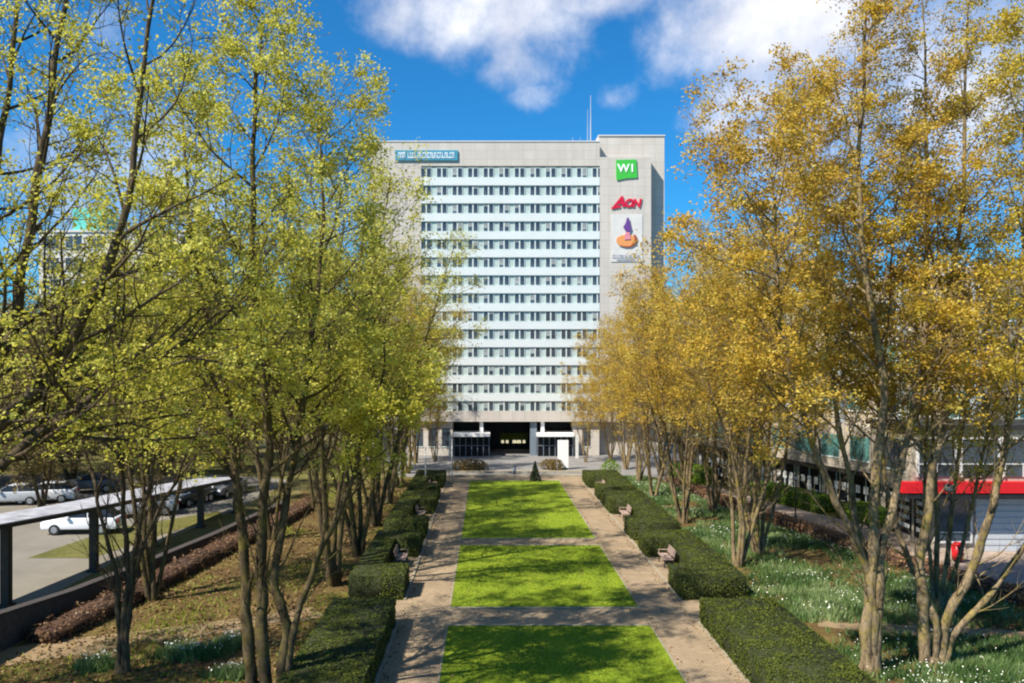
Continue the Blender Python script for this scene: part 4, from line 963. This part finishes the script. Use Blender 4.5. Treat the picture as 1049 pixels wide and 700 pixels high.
# local x runs along the facade away from the camera, local -y is behind it
g = MB(); g.box(0, L, -14, -.6, 0, 3.0); g.box(0, L, -14, 0, 3.0, 6.0); g.box(0, L, -14, -2.2, 6.0, 15.5); g.build('wall', 'concrete2', t)
g = MB(); g.box(-.1, L + .1, -14.1, -2.0, 15.5, 15.9); g.build('coping', 'paleconc', t)
g = MB(); g.box(0, L, -.1, .12, 2.75, 3.05); g.build('fascia', 'dark', t)
n = 11
for j in range(n):
    a, b2 = L * j / n + .25, L * (j + 1) / n - .25
    g = MB(); g.mat('darkglass').box(a, b2, -.59, -.52, .15, 2.7); g.mat('offwhite')
    for q_ in range(3): g.box(a + .3 + q_ * .75, a + .75 + q_ * .75, -.515, -.49, .5, .75 + .35 * ((j + q_) % 3)); g.box(a + .3 + q_ * .75, a + .7 + q_ * .75, -.515, -.49, 1.5, 2.0)
    g.mat('frame').box(a, a + .06, -.515, -.46, .15, 2.7); g.box((a + b2) / 2 - .03, (a + b2) / 2 + .03, -.515, -.46, .15, 2.7); g.build('shop_window', None, t)
    g = MB(); g.mat('frame').box(a + .3, b2 - .3, .01, .06, 3.7, 3.78); g.mat('tealglass').box(a + .3, b2 - .3, .01, .045, 3.78, 5.3); g.build('window', None, t)
    for f in range(3):
        g = MB(); z_ = 6.9 + f * 2.9; g.mat('frame').box(a + .2, b2 - .2, -2.19, -2.1, z_ - .1, z_); g.box((a + b2) / 2 - .04, (a + b2) / 2 + .04, -2.19, -2.12, z_, z_ + 1.6); g.mat('tealglass').box(a + .2, b2 - .2, -2.19, -2.15, z_, z_ + 1.6); g.build('window', None, t)
for j in range(0, n + 1, 2):
    x = L * j / n; g = MB(); g.box(x - .18, x + .18, -2.19, -1.75, 6.0, 15.5); g.build('pilaster', 'bluepale', t)
for f in range(3):
    for j in range(5):
        g = MB(); z_ = 6.9 + f * 2.9; ya = -4.4 - j * 2.1; g.mat('frame').box(-.09, -.01, ya - 1.5, ya, z_ - .1, z_); g.box(-.07, -.01, ya - .79, ya - .71, z_, z_ + 1.6); g.mat('tealglass').box(-.04, -.01, ya - 1.5, ya, z_, z_ + 1.6); g.build('window', None, t)
# red banded shop
t = thing('corner_shop', 'low shop with a red fascia band, white upper wall and grey roller shutter', 'building', (22.0, 44.9, 0))
W2 = 17.0
g = MB(); g.box(2.1, W2, 1.0, 5.2, 0, 3.2); g.box(.6, W2, .3, 5.2, 3.2, 6.6); g.build('wall', 'concrete2', t)
g = MB()
for k in range(2):
    ya = 1.35 + k * 1.95; g.mat('darkglass').box(2.04, 2.095, ya, ya + 1.6, .4, 2.8); g.mat('offwhite')
    for q_ in range(4): g.box(2.02, 2.038, ya + .15, ya + 1.3, .75 + q_ * .5, .98 + q_ * .5)
g.build('side_window', None, t)
g = MB(); g.mat('frame').box(.54, .595, 1.0, 4.4, 4.2, 4.3); g.box(.54, .595, 1.0, 4.4, 6.0, 6.1); g.mat('win').box(.56, .595, 1.0, 4.4, 4.3, 6.0); g.build('side_window', None, t)
g = MB(); g.box(-.15, W2, -.25, .3, 3.3, 3.88); g.build('fascia', 'red', t)
g = MB(); g.box(-.1, W2, -.2, .95, 3.0, 3.245); g.build('soffit', 'black', t)
g = MB(); g.box(.4, W2 + .1, .1, 5.4, 6.6, 6.85); g.build('roof_edge', 'dark', t)
for j in range(7):
    a = .95 + j * 2.3; g = MB(); g.mat('offwhite').box(a - .12, a, .18, .295, 4.1, 6.2); g.box(a + 1.9, a + 2.02, .18, .295, 4.1, 6.2); g.box(a, a + 1.9, .18, .295, 6.1, 6.2); g.box(a, a + 1.9, .2, .295, 4.75, 4.82)
    g.box(a + .92, a + .98, .2, .295, 4.1, 4.75); g.mat('win').box(a, a + 1.9, .24, .292, 4.1, 4.75); g.box(a, a + 1.9, .24, .292, 4.82, 6.1); g.build('window', None, t)
g = MB(); g.mat('win').box(2.25, 4.05, .9, .99, .55, 2.9); g.mat('offwhite').box(2.15, 2.25, .85, .995, .45, 3.0); g.box(4.05, 4.15, .85, .995, .45, 3.0); g.box(2.25, 4.05, .85, .995, .45, .55); g.box(2.25, 4.05, .86, .99, 1.0, 1.06); g.build('shop_window', None, t)
g = MB()
for k in range(18): g.box(4.35, 8.9, .86 + (.03 if k % 2 else 0), .97, .02 + k * .165, .02 + k * .165 + .16)
g.build('roller_shutter', 'shutter', t)
g = MB()
for k in range(18): g.box(9.2, 13.5, .86 + (.03 if k % 2 else 0), .97, .02 + k * .165, .02 + k * .165 + .16)
g.build('roller_shutter', 'shutter', t)
c = G(981, 576); t = thing('litter_bin', 'red round-topped bin standing in front of the shop window', 'bin', (c.x, c.y, .01))
g = MB(); g.cyl((0, 0, .12), (0, 0, .85), .27, .29, 16); g.cyl((0, 0, .85), (0, 0, 1.0), .29, .16, 16); g.build('body', 'red', t, 0, True)
g = MB(); g.box(-.16, .16, -.30, -.255, .72, .82); g.build('slot', 'black', t)
g = MB(); g.cyl((0, 0, 0), (0, 0, .12), .2, .2, 12); g.build('base', 'black', t)

# ------------------------------------------------------------------ sky, sun, camera
EL, AZ = 49.0, 37.0
ts = Vector((-math.cos(R(AZ)) * math.cos(R(EL)), -math.sin(R(AZ)) * math.cos(R(EL)), math.sin(R(EL))))
su = bpy.data.lights.new('sun', 'SUN'); su.energy = 5.0; su.angle = R(.5); su.color = (1.0, .93, .82)
so = bpy.data.objects.new('sun', su); COL.objects.link(so); so.rotation_euler = (-ts).to_track_quat('-Z', 'Y').to_euler(); so.location = (-30, -20, 60)
wd_ = bpy.data.worlds.new('World'); sc.world = wd_; wd_.use_nodes = True; nt = wd_.node_tree
bg = nt.nodes['Background']; bg.inputs['Strength'].default_value = .076
sky = nt.nodes.new('ShaderNodeTexSky'); sky.sky_type = 'NISHITA'; sky.sun_disc = False; sky.sun_elevation = R(EL); sky.sun_rotation = math.atan2(ts.x, ts.y)
sky.air_density = 1.0; sky.dust_density = .3; sky.ozone_density = 3.0
d = nt.nodes.new('ShaderNodeTexCoord').outputs['Generated']
def pdir(px, py): return Vector(((px - CX) / F, 1, (CY - py) / F)).normalized()
base = nt.nodes.new('ShaderNodeMix'); base.data_type = 'RGBA'; base.blend_type = 'MULTIPLY'; base.inputs[0].default_value = 1
nt.links.new(sky.outputs[0], base.inputs[6]); base.inputs[7].default_value = (.17, .80, 1.22, 1)
dis = nt.nodes.new('ShaderNodeTexNoise'); dis.inputs['Scale'].default_value = 9; dis.inputs['Detail'].default_value = 8; dis.inputs['Roughness'].default_value = .62; nt.links.new(d, dis.inputs['Vector'])
acc = None
def math_(op, a, b2=None, clamp=False):
    n_ = nt.nodes.new('ShaderNodeMath'); n_.operation = op; n_.use_clamp = clamp
    for s_, v in zip(n_.inputs, (a, b2)):
        if v is None: continue
        if isinstance(v, (int, float)): s_.default_value = v
        else: nt.links.new(v, s_)
    return n_.outputs[0]
# cumulus banks: where they stand in the sky, how wide, how dense
for px, py, sx, sy, amp in [(500, 12, 125, 50, 1.1), (430, 24, 65, 36, .85), (525, 54, 46, 42, .78), (600, -2, 80, 28, .9), (540, 98, 38, 20, .45), (636, 99, 24, 18, .42), (800, 20, 120, 70, 1.3), (770, 85, 62, 46, .92), (735, 122, 45, 26, .7), (930, 90, 160, 140, .9), (150, 190, 190, 120, .62), (60, 40, 120, 60, .45)]:
    c = pdir(px, py)
    sb = nt.nodes.new('ShaderNodeVectorMath'); sb.operation = 'SUBTRACT'; nt.links.new(d, sb.inputs[0]); sb.inputs[1].default_value = c
    ml = nt.nodes.new('ShaderNodeVectorMath'); ml.operation = 'MULTIPLY'; nt.links.new(sb.outputs[0], ml.inputs[0]); ml.inputs[1].default_value = (F / sx, F / sx, F / sy)
    ln = nt.nodes.new('ShaderNodeVectorMath'); ln.operation = 'LENGTH'; nt.links.new(ml.outputs[0], ln.inputs[0])
    v = math_('MULTIPLY', math_('SUBTRACT', 1.35, ln.outputs['Value'], True), amp / 1.0)
    acc = v if acc is None else math_('MAXIMUM', acc, v)
dens = math_('ADD', acc, math_('MULTIPLY', math_('SUBTRACT', dis.outputs['Fac'], .5), 2.1))
mr = nt.nodes.new('ShaderNodeMapRange'); mr.interpolation_type = 'SMOOTHSTEP'; nt.links.new(dens, mr.inputs[0]); mr.inputs[1].default_value = .25; mr.inputs[2].default_value = 1.4; mr.inputs[3].default_value = 0; mr.inputs[4].default_value = .93
cc = nt.nodes.new('ShaderNodeValToRGB'); cc.color_ramp.elements[0].position = .35; cc.color_ramp.elements[0].color = (6.6, 6.7, 7.4, 1); cc.color_ramp.elements[1].position = .68; cc.color_ramp.elements[1].color = (9.6, 9.5, 9.6, 1)
dis2 = nt.nodes.new('ShaderNodeTexNoise'); dis2.inputs['Scale'].default_value = 14; dis2.inputs['Detail'].default_value = 6; nt.links.new(d, dis2.inputs['Vector']); nt.links.new(dis2.outputs['Fac'], cc.inputs['Fac'])
fm = nt.nodes.new('ShaderNodeMix'); fm.data_type = 'RGBA'; nt.links.new(mr.outputs[0], fm.inputs[0]); nt.links.new(base.outputs[2], fm.inputs[6]); nt.links.new(cc.outputs['Color'], fm.inputs[7])
nt.links.new(fm.outputs[2], bg.inputs['Color'])

cam = bpy.data.cameras.new('camera'); co = bpy.data.objects.new('camera', cam); COL.objects.link(co)
co.location = (0, 0, H0); co.rotation_euler = (R(90), 0, 0)
cam.sensor_width = 36; cam.lens = F / 1049 * 36; cam.shift_x = (524.5 - CX) / 1049; cam.shift_y = (CY - 350) / 1049
cam.clip_start = .1; cam.clip_end = 3000; sc.camera = co
vs = sc.view_settings; vs.view_transform = 'Standard'; vs.look = 'None'; vs.exposure = 0.8; vs.gamma = 1.0; vs.use_curve_mapping = False
sc.render.resolution_x = 1024; sc.render.resolution_y = 683
sc.cycles.pixel_filter_type = 'BLACKMAN_HARRIS'; sc.cycles.filter_width = 2.1
sc.cycles.max_bounces = 6; sc.cycles.transparent_max_bounces = 4

print('POLYS', sum(len(o.data.polygons) for o in sc.objects if o.type=='MESH'), sum(len(m.polygons) for m in bpy.data.meshes))
